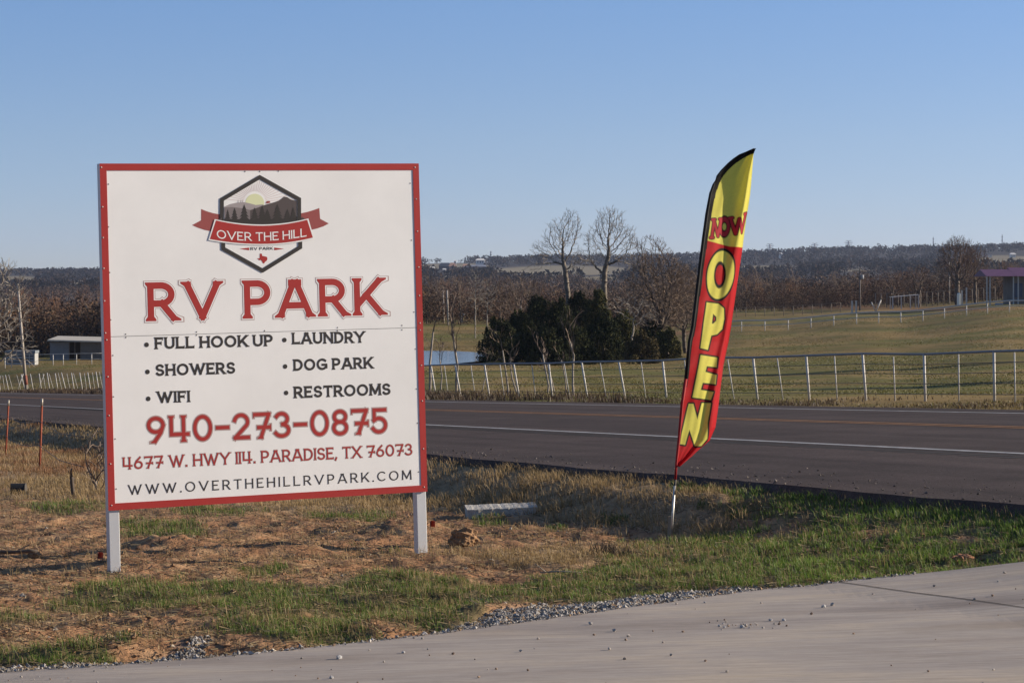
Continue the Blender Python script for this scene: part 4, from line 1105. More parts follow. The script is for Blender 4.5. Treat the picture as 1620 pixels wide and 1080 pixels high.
def gable(x0, x1, yl, yh, depth, name):
    u, v = px2m(x0, yl, d) - p, px2m(x1, yh, d) - p; mb = MB()
    mb.raw([(u.x, -.9, u.z), (v.x, -.9, u.z), (v.x, depth / 2, v.z), (u.x, depth / 2, v.z), (u.x, depth + 1, u.z), (v.x, depth + 1, u.z)], [(0, 1, 2, 3), (3, 2, 5, 4), (0, 3, 4), (1, 5, 2), (0, 4, 5, 1)])
    n_ = int((v.x - u.x) / .32)
    for i in range(n_ + 1):
        xx = u.x + i * (v.x - u.x - .05) / n_
        mb.raw([(xx, -.92, u.z + .0), (xx + .05, -.92, u.z), (xx + .05, depth / 2, v.z + .05), (xx, depth / 2, v.z + .05), (xx, -.92, u.z + .05), (xx + .05, -.92, u.z + .05)], [(4, 5, 2, 3), (0, 1, 5, 4)])
    return mb.build(name, [M_purp], ph)
gable(1558.5, 1605, 437, 426, 7, 'porch_roof'); gable(1605.2, 1765, 437, 423, 9, 'roof')
mb = MB(); q = px2m(1575, 480, d) - p; mb.box((q.x, -.2, q.z - .6), (q.x + .9, .5, q.z + .05)); o = mb.build('trough', [mat('galvanised_trough', (.33, .36, .42))]); o.location = p
tag(o, 'grey-blue trough under the purple-roofed porch', 'trough')
# white tank, shelter, deer feeder
d = 352; p = spot(1517, d); tk = empty('white_tank', p, 'small upright white tank beside the corral posts', 'tank')
mb = MB(); mb.tube([(0, 0, -.1), (0, 0, 1.55), (0, 0, 1.75)], [.28, .28, .14], 16); mb.build('tank', [mat('tank_white', (.8, .78, .66), rough=.5)], tk, smooth=False)
mb = MB(); mb.tube([(0, 0, 1.75), (0, 0, 1.83)], .08, 10); mb.build('cap', [M_dark], tk)
for x, lab in ((1522, 'pale post right of the white tank, shorter'), (1529, 'pale post right of the white tank, taller and farther right')):
    q = spot(x, 352); g = empty('corral_post', q, lab, 'post'); mb = MB(); mb.box((-.09, -.09, -.2), (.09, .09, 2.0 + (x - 1522) * .05)); mb.box((-.11, -.11, 2.0 + (x - 1522) * .05), (.11, .11, 2.06 + (x - 1522) * .05)); mb.build('post', [M_pipe], g)
d = 356; p = spot(1431, d); sh = empty('shade_shelter', p, 'small open shelter with a thin white roof beside the corral', 'shelter')
mb = MB(); mb.raw([(-1.95, -1, 1.62), (1.95, -1, 1.95), (1.95, 1.4, 1.95), (-1.95, 1.4, 1.62), (-1.95, -1, 1.70), (1.95, -1, 2.03), (1.95, 1.4, 2.03), (-1.95, 1.4, 1.70)], [(0, 3, 2, 1), (4, 5, 6, 7), (0, 1, 5, 4), (1, 2, 6, 5), (2, 3, 7, 6), (3, 0, 4, 7)])
mb.build('roof', [M_pipe], sh)
for x, y in ((-1.8, -.9), (-.6, -.9), (.7, -.9), (1.8, -.9), (-1.8, 1.3), (1.8, 1.3)):
    mb = MB(); mb.box((x - .06, y - .06, -.2), (x + .06, y + .06, 1.62 + (x + 1.95) / 3.9 * .3)); mb.build('post', [M_pipe], sh)
d = 330; p = spot(731, d); fd = empty('feeder', p, 'small white box feeder on a stand beyond the pond', 'feeder')
mb = MB(); mb.box((-.35, -.3, .9), (.35, .3, 1.15)); mb.build('box', [M_pipe], fd)
mb = MB(); mb.box((-.13, -.13, -.1), (.13, .13, .897)); mb.build('stand', [M_pipe], fd)
# houses on the far slopes
M_roofd = mat('dark_roof', (.035, .04, .055)); M_brick = mat('orange_brick', (.42, .24, .16)); M_cream = mat('cream_wall', (.72, .68, .62))
def house(x, y, d, w, h, dp, roof, wallm, roofm, label, rz=0.0, flat=False):
    z = gz((x - 810) / F * d, d); z = max(z, -(y - 450) / F * d - .3)
    g = empty('far_house', ((x - 810) / F * d, d, z), label, 'house', rz=rz)
    mb = MB(); mb.box((-w / 2, -dp / 2, -1.2), (w / 2, dp / 2, h)); mb.build('wall', [wallm], g)
    mb = MB(); e = .6
    mb.raw([(-w / 2 - e, -dp / 2 - e, h + .003), (w / 2 + e, -dp / 2 - e, h + .003), (w / 2 + e, dp / 2 + e, h + .003), (-w / 2 - e, dp / 2 + e, h + .003), (-w / 2 * (1 if flat else .7), 0, h + roof), (w / 2 * (1 if flat else .7), 0, h + roof)],
           [(0, 3, 2, 1), (0, 1, 5, 4), (2, 3, 4, 5), (1, 2, 5), (3, 0, 4)])
    mb.build('roof', [roofm], g)
    for k in range(3):
        mb = MB(); xx = -w / 2 + w * (.18 + .27 * k); mb.box((xx, -dp / 2 - .05, h * .3), (xx + w * .1, -dp / 2 - .004, h * .75)); mb.build('window', [M_roofd], g)
    return g
DH = 2150
house(704, 424, DH, 10, 2.0, 9, 2.8, M_roofd, M_roofd, 'dark-roofed house left in the far hillside cluster')
house(716, 424, DH - 20, 5.5, 1.8, 8, 3.0, M_brick, M_brick, 'orange-brown gabled house right beside the dark-roofed one')
house(754, 427, DH - 50, 15, 3.0, 10, 1.6, mat('blue_barn', (.07, .075, .10)), mat('grey_roof', (.20, .21, .25)), 'long grey-blue barn right of the far hillside houses', flat=True)
house(760, 417, DH + 90, 8, 3.2, 8, 1.6, M_cream, M_cream, 'white house highest on the far hillside')
house(720, 418, DH + 120, 2, 3, 3, 1, M_cream, M_cream, 'tiny white shed above the orange-brown house')
house(737, 424, DH - 10, 5, 2.2, 5, 1.5, M_cream, M_brick, 'small white cottage between the brick house and the barn')
house(684, 427, DH - 90, 4, 2, 4, 1, M_cream, M_cream, 'white trailer lowest left in the far hillside cluster')
house(703, 429, DH - 120, 2.5, 1.8, 4, .8, M_cream, M_cream, 'white truck-sized shed below the dark-roofed house')
house(712, 431, DH - 150, 3, 1.6, 4, .8, M_cream, M_cream, 'low white shed nearest in the far hillside cluster')
house(1235, 407, 2700, 3.2, 4.0, 4, 1.2, M_cream, M_cream, 'lone white house in the far woods right of the flag')
house(1562, 408, 2500, 8, 2, 7, 1.4, M_cream, M_roofd, 'dark-roofed house on the far right ridge field')
house(1602, 411, 2450, 5, 3, 6, 1.4, M_cream, M_cream, 'bright white house at the right edge of the far ridge field')
# masts on the skyline
M_mast = mat('mast_steel', (.22, .23, .25), rough=.6, metal=.3)
def mast(x, y0, y1, d, label, pylon=False):
    z0, z1 = -(y0 - 450) / F * d, -(y1 - 450) / F * d
    g = empty('transmission_tower', ((x - 810) / F * d, d, z0), label, 'tower'); h = z1 - z0
    if pylon:
        mb = MB()
        for sx in (-1, 1):
            for sy in (-1, 1): mb.tube([(sx * h * .13, sy * h * .13, 0), (sx * h * .03, sy * h * .03, h)], .45, 4)
        for k in range(6):
            w0 = h * (.13 - .1 * k / 6); w1 = h * (.13 - .1 * (k + 1) / 6); a0, a1 = h * k / 6, h * (k + 1) / 6
            mb.tube([(-w0, -w0, a0), (w1, -w1, a1)], .3, 4); mb.tube([(w0, -w0, a0), (-w1, -w1, a1)], .3, 4)
        mb.build('lattice', [M_mast], g)
        for k, L in ((.62, .30), (.8, .38), (.97, .26)):
            mb = MB(); mb.tube([(-h * L, 0, h * k + h * .06), (0, 0, h * k), (h * L, 0, h * k + h * .06)], .5, 4); mb.build('cross_arm', [M_mast], g)
    else:
        mb = MB(); mb.tube([(0, 0, 0), (0, 0, h)], [.9, .5], 5); mb.build('mast', [M_mast], g)
        for k in (.6, .85):
            mb = MB(); mb.tube([(-1.2, 0, h * k), (1.2, 0, h * k)], .5, 5); mb.build('antenna', [M_mast], g)
mast(776.5, 412, 397, 3300, 'thin mast on the skyline between the sign and the twin bare trees')
mast(1218, 402, 386, 4200, 'faint pylon on the skyline nearest the flag', True); mast(1289, 400, 385, 4200, 'faint slim pylon second on the skyline right of the flag', True)
mast(1342.5, 398, 381, 4200, 'faint wide pylon third on the skyline right of the flag', True)
mast(1476.5, 396, 375, 3700, 'thin mast on the skyline left of the big corral tree'); mast(1585.5, 394, 371, 3700, 'thin tall mast on the skyline above the purple-roofed building')

# ---------------------------------------------------------------- trees
def seg_tubes(A, Bp, r0, r1, k):
    D = Bp - A; L = np.linalg.norm(D, axis=1, keepdims=True); D = D / np.maximum(L, 1e-6)
    ref = np.where(np.abs(D[:, 2:3]) < .9, np.array([[0, 0, 1.]]), np.array([[1., 0, 0]]))
    U = np.cross(D, ref); U /= np.maximum(np.linalg.norm(U, axis=1, keepdims=True), 1e-6); Wv = np.cross(D, U)
    n = len(A); V = np.empty((n, 2 * k, 3))
    for j in range(k):
        t = 2 * math.pi * j / k; o = U * math.cos(t) + Wv * math.sin(t)
        V[:, j] = A + o * r0[:, None]; V[:, k + j] = Bp + o * r1[:, None]
    f = np.array([[j, (j + 1) % k, k + (j + 1) % k, k + j] for j in range(k)])
    return V.reshape(-1, 3), (np.arange(n)[:, None, None] * 2 * k + f[None]).reshape(-1, 4)
def grow_tree(seed, H, trunk_h=.3, r0=None, spread=.75, levels=5, kids=(3, 4), lean=(0, 0), rmin=.012, up=.15, droop=0.0, first=None, ratio=.72):
    rg = random.Random(seed); segs = []
    r0 = r0 or H * .028
    def rot(d, ang, az):
        a = Vector((0, 0, 1)) if abs(d.z) < .95 else Vector((1, 0, 0)); u = d.cross(a).normalized(); w = d.cross(u)
        return (d * math.cos(ang) + (u * math.cos(az) + w * math.sin(az)) * math.sin(ang)).normalized()
    def limb(p, d, L, r, lev):
        n = 4 if lev < 2 else (3 if lev < levels - 1 else 2)
        pts = [p]; rad = [r]; dd = d
        for i in range(n):
            j = .13 if lev == 0 else .24
            dd = (dd + Vector((rg.gauss(0, j), rg.gauss(0, j), rg.gauss(0, j) + (up if lev else 0) - droop * lev * .03))).normalized()
            p = p + dd * (L / n); rn = max(rmin * .8, r * (1 - (.32 if lev == 0 else .6) * (i + 1) / n))
            segs.append((pts[-1], p, rad[-1], rn, lev)); pts.append(p); rad.append(rn)
        if lev >= levels: return
        nk = rg.randint(*kids) if lev else (first or rg.randint(3, 5))
        az = rg.uniform(0, 6.28)
        for i in range(nk):
            f = 1.0 if i == 0 else rg.uniform(.35 if lev else .55, 1.0)
            k = min(n - 1, int(f * n)); q = pts[k].lerp(pts[k + 1], f * n - k) if f < 1 else pts[-1]
            ang = rg.uniform(.15, .35) if i == 0 else spread * rg.uniform(.65, 1.25)
            az += 2.4 + rg.uniform(-.4, .4)
            rk = max(rmin, rad[k] * (.78 if i == 0 else rg.uniform(.45, .68)))
            base = (H * (1 - trunk_h)) * .42 if lev == 0 else L
            limb(q, rot(dd, ang, az), base * ratio * rg.uniform(.75, 1.15) * (1.1 if i == 0 else 1), rk, lev + 1)
    limb(Vector((0, 0, -.1)), Vector((lean[0], lean[1], 1)).normalized(), H * trunk_h, r0, 0)
    return segs
def colonize(seed, lumps, trunk, n_att=700, step=.22, kill=.42, infl=2.2, tip=.011, power=2.25, twig=.42, ntw=3, up=.12, wob=.22, thr=.05, rmax=None):
    """a branching skeleton grown toward points scattered through the crown's lumps"""
    rg = np.random.default_rng(seed)
    A = []
    tot = sum(l[3] * l[4] * l[5] for l in lumps)
    for cx, cy, cz, rx, ry, rz in lumps:
        m = max(12, int(n_att * rx * ry * rz / tot)); v = rg.normal(0, 1, (m, 3)); v /= np.linalg.norm(v, axis=1, keepdims=True)
        A.append(np.array([cx, cy, cz]) + v * (rg.uniform(.05, 1, (m, 1)) ** .42) * np.array([rx, ry, rz]))
    A = np.vstack(A)
    N = [np.array(trunk[0], float)]; par = [-1]
    for q in trunk[1:]:
        q = np.array(q, float); a = N[-1]; k = max(1, int(np.linalg.norm(q - a) / step))
        for i in range(k):
            N.append(a + (q - a) * (i + 1) / k + rg.normal(0, step * .10, 3) * (i < k - 1)); par.append(len(N) - 2)
    P = np.array(N); d = np.linalg.norm(A[:, None] - P[None], axis=2); near = d.argmin(1); nd = d.min(1)
    seen = {}
    for it in range(130):
        if len(A) == 0: break
        act = nd < infl if it > 12 else np.ones(len(A), bool)
        if not act.any(): break
        new = []; src = []
        for j in np.unique(near[act]):
            v = A[act & (near == j)] - N[j]; v = (v / np.linalg.norm(v, axis=1, keepdims=True)).sum(0)
            v = v / (np.linalg.norm(v) + 1e-6) + rg.normal(0, wob, 3) + np.array([0, 0, up]); v /= np.linalg.norm(v)
            if seen.get(j, 0) > 3: continue
            seen[j] = seen.get(j, 0) + 1
            new.append(N[j] + v * step); src.append(j)
        if not new: break
        b = len(N); N += new; par += list(src); nn_ = np.array(new)
        d = np.linalg.norm(A[:, None] - nn_[None], axis=2); m = d.min(1); am = d.argmin(1)
        u = m < nd; near = np.where(u, b + am, near); nd = np.where(u, m, nd)
        keep = nd > kill; A, near, nd = A[keep], near[keep], nd[keep]
    N = np.array(N); par = np.array(par); n = len(N); acc = np.zeros(n); has = np.zeros(n, bool)
    for i in range(n - 1, 0, -1):
        if not has[i]: acc[i] = tip ** power
        acc[par[i]] += acc[i]; has[par[i]] = True
    acc[0] = max(acc[0], tip ** power); r = acc ** (1 / power)
    if rmax: r = np.where(r > rmax, rmax + (r - rmax) * .25, r)
    segs = [(N[par[i]], N[i], min(r[par[i]], r[i] * 1.35), r[i], 0 if r[i] > thr else 3) for i in range(1, n)]
    # twigs
    cen = np.mean([l[:3] for l in lumps], 0)
    for i in range(1, n):
        if r[i] > tip * 2.6: continue
        base = N[i] - N[par[i]]; base = base / np.linalg.norm(base)
        for k in range(ntw if not has[i] else max(1, ntw - 2)):
            out = (N[i] - cen); out = out / (np.linalg.norm(out) + 1e-6)
            v = base * .7 + out * .55 + rg.normal(0, .5, 3) + np.array([0, 0, up * 2]); v /= np.linalg.norm(v)
            L = twig * rg.uniform(.5, 1.2); p1 = N[i] + v * L * .5; v2 = v + rg.normal(0, .25, 3) + np.array([0, 0, up]); p2 = p1 + v2 / np.linalg.norm(v2) * L * .5
            segs.append((N[i], p1, tip * .8, tip * .65, 3)); segs.append((p1, p2, tip * .65, tip * .4, 3))
            v3 = v + rg.normal(0, .5, 3); segs.append((p1, p1 + v3 / np.linalg.norm(v3) * L * .4, tip * .6, tip * .4, 3))
    return segs
def tree_meshes(segs, split=2):
    out = []
    for sel, k in ((lambda l: l < split, 7), (lambda l: l >= split, 3)):
        s = [q for q in segs if sel(q[4])]
        if not s: out.append(None); continue
        A = np.array([q[0] for q in s]); B_ = np.array([q[1] for q in s])
        out.append(seg_tubes(A, B_, np.array([q[2] for q in s]), np.array([q[3] for q in s]), k))
    return out
def make_tree(name, label, loc, segs, mt, mc, group=None, split=2, H=None):
    t = empty(name, loc, label, 'tree', group)
    if H:
        h = max(q[1][2] for q in segs); k = H / h; segs = [(a * k, b * k, r * k, s_ * k, l_) for a, b, r, s_, l_ in segs]
    (v, f), cr = tree_meshes(segs, split)
    np_mesh('trunk', v, [f], mt, t, smooth=True)
    if cr: np_mesh('crown', cr[0], [cr[1]], mc, t)
    return t
M_bark = mat('pale_bark', (.27, .235, .20), rough=.9, var=.35, scale=3); M_bark_d = mat('dark_bark', (.10, .078, .062), rough=.9, var=.3, scale=2)
M_bark_m = mat('grey_bark', (.16, .135, .11), rough=.9, var=.4, scale=3); M_twig = mat('pale_twigs', (.27, .235, .195), rough=.9); M_twig_o = mat('orange_brown_twigs', (.19, .098, .05), rough=.9); M_twig_t = mat('tan_brown_twigs', (.20, .145, .105), rough=.9); M_twig_b = mat('brown_twigs', (.135, .085, .060), rough=.9); M_twig_r = mat('reddish_twigs', (.122, .070, .050), rough=.9)
M_twig_g = mat('grey_twigs', (.165, .122, .092), rough=.9)
make_tree('bare_tree', 'tall bare pale-barked tree left of the pair above the dark cedars', spot(903, 178),
    colonize(11, [(-.1, 0, 9.0, .95, .9, 1.35), (-1.05, .2, 8.3, .9, .9, 1.4), (-2.0, -.1, 7.2, .9, .8, 1.0), (.25, .2, 7.1, .65, .6, .85), (-2.8, 0, 6.2, .8, .3, .18), (1.3, .2, 6.8, .65, .5, .4)],
             [(0, 0, -.3), (-.12, 0, 2), (-.2, 0, 4.3), (-.32, 0, 5.6), (-.45, 0, 6.4)], 1700, .18, .27, 1.8, .0105, 1.74, .40, 3, rmax=.26), M_bark_m, M_twig, 'twin bare trees')
make_tree('bare_tree', 'tall bare rounded tree right of the pair above the dark cedars', spot(957, 180),
    colonize(24, [(.35, 0, 9.4, 1.15, 1.1, 1.35), (1.35, .1, 8.3, 1.0, .9, 1.15), (-.6, .1, 8.3, .95, .9, 1.15), (-1.45, 0, 7.1, .8, .7, .75), (1.7, -.1, 7.0, .8, .7, .55), (2.4, 0, 6.4, .7, .3, .2), (.4, .3, 7.3, .65, .6, .8), (-2.0, 0, 6.2, .5, .3, .3)],
             [(0, 0, -.3), (.03, 0, 3), (-.08, 0, 5.2), (-.02, 0, 6.1)], 2000, .18, .27, 1.8, .0105, 1.74, .40, 3, rmax=.24), M_bark_m, M_twig, 'twin bare trees')
make_tree('bare_tree', 'broad brushy bare tree behind the flag side of the cedars', spot(1042, 176),
    colonize(31, [(0, 0, 4.6, 2.5, 2.2, 3.0), (-.7, 0, 7.0, 1.3, 1.0, 1.5), (1.2, 0, 4.6, 1.6, 1.4, 2.1), (-1.6, -.2, 3.4, 1.3, 1, 1.5)], [(0, 0, -.2), (.1, 0, 1.2)], 2800, .2, .27, 2.2, .0135, 2.0, .45, 4, rmax=.2), M_bark_d, M_twig_t)
make_tree('bare_tree', 'low spreading brown tree tucked beside the flag pole', spot(1084, 186),
    colonize(37, [(0, 0, 3.9, 2.2, 1.8, 2.4), (-1, .2, 3.2, 1.2, 1, 1.6)], [(0, 0, -.2), (-.1, 0, 1.1)], 1300, .22, .32, 2.2, .0135, 2.1, .45, 4, rmax=.15), M_bark_d, M_twig_t)
make_tree('bare_tree', 'grey arching tree in the middle of the cedars', spot(1002, 166),
    colonize(43, [(-.4, -.3, 3.7, 1.5, .9, .8), (.8, -.3, 3.3, .9, .8, .8)], [(0, 0, -.1), (-.1, -.1, 1.4), (0, -.2, 2.4)], 260, .2, .38, 2, .013, 2.1, .4, 3, up=-.05), M_bark, M_twig)
make_tree('bare_tree', 'big bare dark tree standing over the corral', spot(1514, 362),
    colonize(52, [(0, 0, 6.6, 2.9, 2.6, 3.0), (-1.7, 0, 5, 1.6, 1.4, 1.7), (1.6, 0, 5.2, 1.5, 1.4, 1.8), (.3, 0, 8.4, 1.6, 1.5, 1.3)], [(0, 0, -.2), (.05, 0, 1.8), (0, 0, 2.8)], 1900, .3, .38, 3, .022, 2.05, .7, 3, up=.22, rmax=.36), M_bark_d, M_twig_b)
make_tree('bare_tree', 'bare tree close right of the big corral tree', spot(1543, 366),
    colonize(53, [(0, 0, 5.6, 2.1, 2, 2.8), (.5, 0, 7.2, 1.0, 1, 1.2)], [(0, 0, -.2), (0, 0, 2.0)], 1000, .3, .4, 3, .022, 2.05, .7, 3, up=.2, rmax=.3), M_bark_d, M_twig_b)
make_tree('bare_tree', 'gnarled dark tree with crooked limbs left of the corral tree', spot(1454, 368),
    colonize(61, [(0, 0, 4.4, 2.4, 2.0, 1.7), (-1.6, 0, 3.4, 1.2, 1.2, 1.2)], [(0, 0, -.2), (-.1, 0, 1.6)], 600, .3, .45, 3, .026, 1.95, .6, 2, wob=.5, up=0, rmax=.34), M_bark_d, M_twig_b)
make_tree('bare_tree', 'low dark tree behind the white-topped shelter', spot(1412, 372),
    colonize(62, [(0, 0, 3.8, 2.5, 2.0, 1.8)], [(0, 0, -.2), (.1, 0, 1.3)], 420, .34, .52, 3, .022, 2.05, .6, 2, wob=.4, up=0, rmax=.22), M_bark_d, M_twig_b)
make_tree('bare_tree', 'large bare tree reaching in from the left edge', spot(-34, 150),
    colonize(71, [(0, 0, 5.6, 3.0, 2.8, 2.6), (1.6, -.3, 3.6, 1.9, 1.2, 1.5), (.4, 0, 7.2, 1.7, 1.6, 1.0), (2.4, 0, 2.2, 1.2, .8, .8)], [(0, 0, -.2), (.05, 0, 1.4), (.1, 0, 2.2)], 1000, .24, .42, 2.6, .019, 2.0, .6, 3, wob=.3, rmax=.26), M_bark, M_twig)
make_tree('bare_tree', 'slim pale tree beyond the pond, taller of two', spot(752, 235), colonize(81, [(.05, 0, 4.4, 1.0, .9, 2.2)], [(0, 0, -.2), (0, 0, 3), (.08, 0, 5.6)], 300, .2, .36, 1.5, .011, 2.3, .45, 3, up=.4, rmax=.1), M_bark, M_twig)
make_tree('bare_tree', 'slim pale tree beyond the pond, shorter and right of two', spot(770, 238), colonize(82, [(.15, 0, 3.8, .9, .8, 1.8)], [(0, 0, -.2), (.05, 0, 2.6), (.2, 0, 4.7)], 220, .2, .36, 1.5, .011, 2.3, .45, 3, up=.4, rmax=.1), M_bark, M_twig)
make_tree('bare_tree', 'bushy tan tree behind the left end of the cedars', spot(822, 232), colonize(83, [(0, 0, 4.0, 2.2, 1.8, 2.2)], [(0, 0, -.2), (.1, 0, 1.6)], 700, .24, .4, 2, .012, 2.15, .5, 3, rmax=.15), M_bark, M_twig_g)
make_tree('bare_tree', 'bare brown tree beyond the right bank of the pond', spot(794, 250), colonize(84, [(0, 0, 3.7, 1.9, 1.6, 2.1)], [(0, 0, -.2), (-.1, 0, 1.5)], 520, .24, .42, 2, .013, 2.15, .5, 3, rmax=.15), M_bark_d, M_twig_b)
SAP = [(680, 96, 463, 'slender bare sapling right against the edge of the sign'), (697, 100, 530, 'short thin sapling second from the sign'), (722, 92, 462, 'tall slender sapling in front of the pond'), (762, 96, 548, 'small twiggy sapling at the right end of the pond'),
       (805, 86, 512, 'forked sapling left of the pair in front of the cedars'), (819, 85, 526, 'short sapling right of the pair in front of the cedars'), (866, 84, 516, 'crooked pale sapling in front of the middle cedars'), (878, 86, 548, 'little sapling beside the crooked pale one'),
       (908, 78, 478, 'tallest many-stemmed sapling at the fence before the cedars'), (896, 84, 540, 'small sapling left of the many-stemmed one')]
for i, (x, dd, yt, lab) in enumerate(SAP):
    b = spot(x, dd); hh = -(yt - 450) / F * dd - b.z
    make_tree('bare_sapling', lab, b, grow_tree(200 + i, hh, .5, hh * .011, .42, 3, (2, 3), (-.05 + .02 * (i % 4), 0), .007, .12, first=3 + (i == 8) * 2), M_bark, M_twig_g, 'saplings along the highway fence', split=1, H=hh)

# dark cedars
M_cedar = mat('cedar_foliage', (.022, .030, .013), rough=.85, attr='Col', spec=.1)
def flakes(C, S_, n, size, rg, cols, flat=.0):
    """leaf-sized triangles scattered through lumps C (centres) of radii S_"""
    i = rg.integers(0, len(C), n)
    v = rg.normal(0, 1, (n, 3)); v /= np.linalg.norm(v, axis=1, keepdims=True)
    P = C[i] + v * S_[i] * (rg.uniform(.35, 1, (n, 1)) ** .5)
    s = size * rg.uniform(.5, 1.4, (n, 1))
    a = rg.normal(0, 1, (n, 3)); a /= np.linalg.norm(a, axis=1, keepdims=True)
    b = np.cross(a, rg.normal(0, 1, (n, 3))); b /= np.linalg.norm(b, axis=1, keepdims=True)
    V = np.stack([P + a * s, P - a * s * .5 + b * s * .45, P - a * s * .5 - b * s * .45], 1)
    cc = cols[rg.integers(0, len(cols), n)] * rg.uniform(.6, 1.35, (n, 1)) * (.75 + .5 * (i % 5)[:, None] / 5)
    return V.reshape(-1, 3), np.arange(3 * n).reshape(n, 3), np.repeat(cc, 3, 0)
def cedar(x, d, ytop, wpx, label, seed, cols, n=9000, cone=.5):
    b = spot(x, d); H = -(ytop - 450) / F * d - b.z; w = wpx / F * d / 2
    rg = np.random.default_rng(seed)
    nl = 80; hz = rg.uniform(0.02, .97, nl); rad_ = w * (1 - hz * cone - .35 * hz ** 4) ; an = rg.uniform(0, 6.28, nl); rr_ = np.sqrt(rg.uniform(0, 1, nl)) * .85
    C = np.c_[np.cos(an) * rr_ * rad_, np.sin(an) * rr_ * rad_, hz * H]; C[0] = (rg.normal(0, .1) * w, 0, H * .93)
    S_ = np.c_[w * .22 * rg.uniform(.5, 1.3, nl), w * .22 * rg.uniform(.5, 1.3, nl), H * .085 * rg.uniform(.7, 2.2, nl)]
    t = empty('cedar_tree', b, label, 'tree', 'dark cedars by the pond')
    k = 26; hz2 = rg.uniform(.25, 1.0, k); rd2 = w * (1 - hz2 * cone - .35 * hz2 ** 4); a2 = rg.uniform(0, 6.28, k)
    C2 = np.c_[np.cos(a2) * rd2 * .85, np.sin(a2) * rd2 * .85, hz2 * H + .12]; S2 = np.c_[np.full(k, .10), np.full(k, .10), rg.uniform(.25, .6, k)]
    C = np.vstack([C, C2]); S_ = np.vstack([S_, S2])
    v, f, c_ = flakes(C, S_, n, .075, rg, cols)
    np_mesh('crown', v, [f], M_cedar, t, col=c_)
    mb = MB(); mb.tube([(0, 0, -.2), (0, 0, H * .8)], [.14, .04], 7); mb.build('trunk', [M_bark_d], t)
    return t
CG = np.array([[.022, .028, .012], [.042, .048, .018], [.028, .036, .014], [.062, .058, .022]]); CO = np.array([[.078, .076, .026], [.105, .088, .032], [.045, .050, .018]]); CB = np.array([[.125, .092, .044], [.085, .070, .030], [.06, .05, .025]])  # right-hand olives brightened further: the clump's sunlit side put into the foliage colour
for i, (x, dd, yt, w, lab, cc) in enumerate((
    (790, 168, 508, 88, 'low dark cedar at the left end, right by the pond', CG), (822, 171, 500, 86, 'dark cedar second from the pond', CG), (850, 174, 474, 84, 'tall dark cedar left of the pale leaning trunk', CG),
    (884, 165, 480, 92, 'dark cedar below the left of the twin bare trees', CG), (915, 176, 468, 84, 'tallest dark cedar between the twin bare trees', CG), (945, 171, 464, 76, 'olive cedar under the right of the twin bare trees', CO),
    (905, 158, 512, 96, 'dark low cedar in front, at the clump middle', CG), (955, 162, 500, 88, 'dark cedar in front of the right twin bare tree', CG), (985, 167, 498, 76, 'olive-green cedar right of the clump middle', CO),
    (1014, 158, 532, 76, 'brownish round juniper low at the right front of the clump', CB), (1056, 172, 526, 62, 'olive juniper at the right end of the clump', CO), (1028, 176, 512, 70, 'dark cedar behind the brownish round juniper', CG),
    (835, 158, 524, 90, 'dark low cedar in front, left of the forked saplings', CG), (868, 156, 530, 80, 'lowest dark cedar in front of the clump', CG))):
    cedar(x, dd, yt, w, lab, 300 + i, cc, 17000, .5)

# the tree lines: a few kinds, many copies
kinds = []
for i in range(7):
    rk = np.random.default_rng(900 + i); w_ = [1.7, 2.1, 1.9, 1.1, 2.3, 2.0, .9][i]
    lum = [(rk.normal(0, w_ * .55), rk.normal(0, w_ * .55), z_, w_ * rk.uniform(.35, .75), w_ * rk.uniform(.35, .75), rk.uniform(.6, 1.3)) for z_ in (2.4, 3.2, 3.9, 4.6, 5.3)]
    segs = colonize(400 + i, lum, [(0, 0, -.2), (.1 * (i % 3 - 1), 0, 1.3)], 360, .3, .48, 3.0, .020, 2.05, .6, 3, up=.2, wob=.3, rmax=.2)
    h = max(q[1][2] for q in segs); segs = [(a / h, b / h, r / h, s_ / h, l_) for a, b, r, s_, l_ in segs]
    (v, f), cr = tree_meshes(segs, 2)
    kinds.append((v, f, cr))
protos = {}
def line_tree(x, d, h, kind, mt, lab, grp, wid=1.0):
    key = (kind, mt.name)
    loc = spot(x, d)
    if key not in protos:
        t = empty('woodland_tree', loc, lab, 'tree', grp)
        v, f, cr = kinds[kind]; np_mesh('trunk', v, [f], M_bark_d, t, smooth=True); np_mesh('crown', cr[0], [cr[1]], mt, t); protos[key] = t
    else:
        t = copy_tree(protos[key]); t.location = loc
    t['label'] = lab; t['group'] = grp
    t.rotation_euler.z = random.uniform(0, 6.28); t.scale = (h * wid, h * wid, h)
rt = random.Random(5)
mats_ = [M_twig_b, M_twig_r, M_twig_g, M_twig_b, M_bark_d, M_twig_t, M_twig_g, M_twig_o]
for i in range(92):
    x = rt.uniform(1090, 1700); d = rt.uniform(385, 440); h = rt.choice((3.6, 4.4, 5, 5.6, 6.6)) * rt.uniform(.9, 1.1) * (1 - .15 * (1380 < x < 1400))
    line_tree(x, d, h, rt.randrange(7), rt.choice(mats_), 'leafless reddish-brown tree in the tree line behind the pasture', 'tree line behind the pasture', rt.uniform(.8, 1.25))
for i in range(60):
    x = rt.uniform(640, 1090); d = rt.uniform(300, 430); h = rt.uniform(3.8, 6.6) * (.8 + .25 * d / 430)
    line_tree(x, d, h, rt.randrange(7), rt.choice([M_twig_b, M_twig_g, M_twig_r, M_twig_g]), 'leafless brown tree in the wood beyond the pond', 'wood beyond the pond', rt.uniform(.8, 1.25))
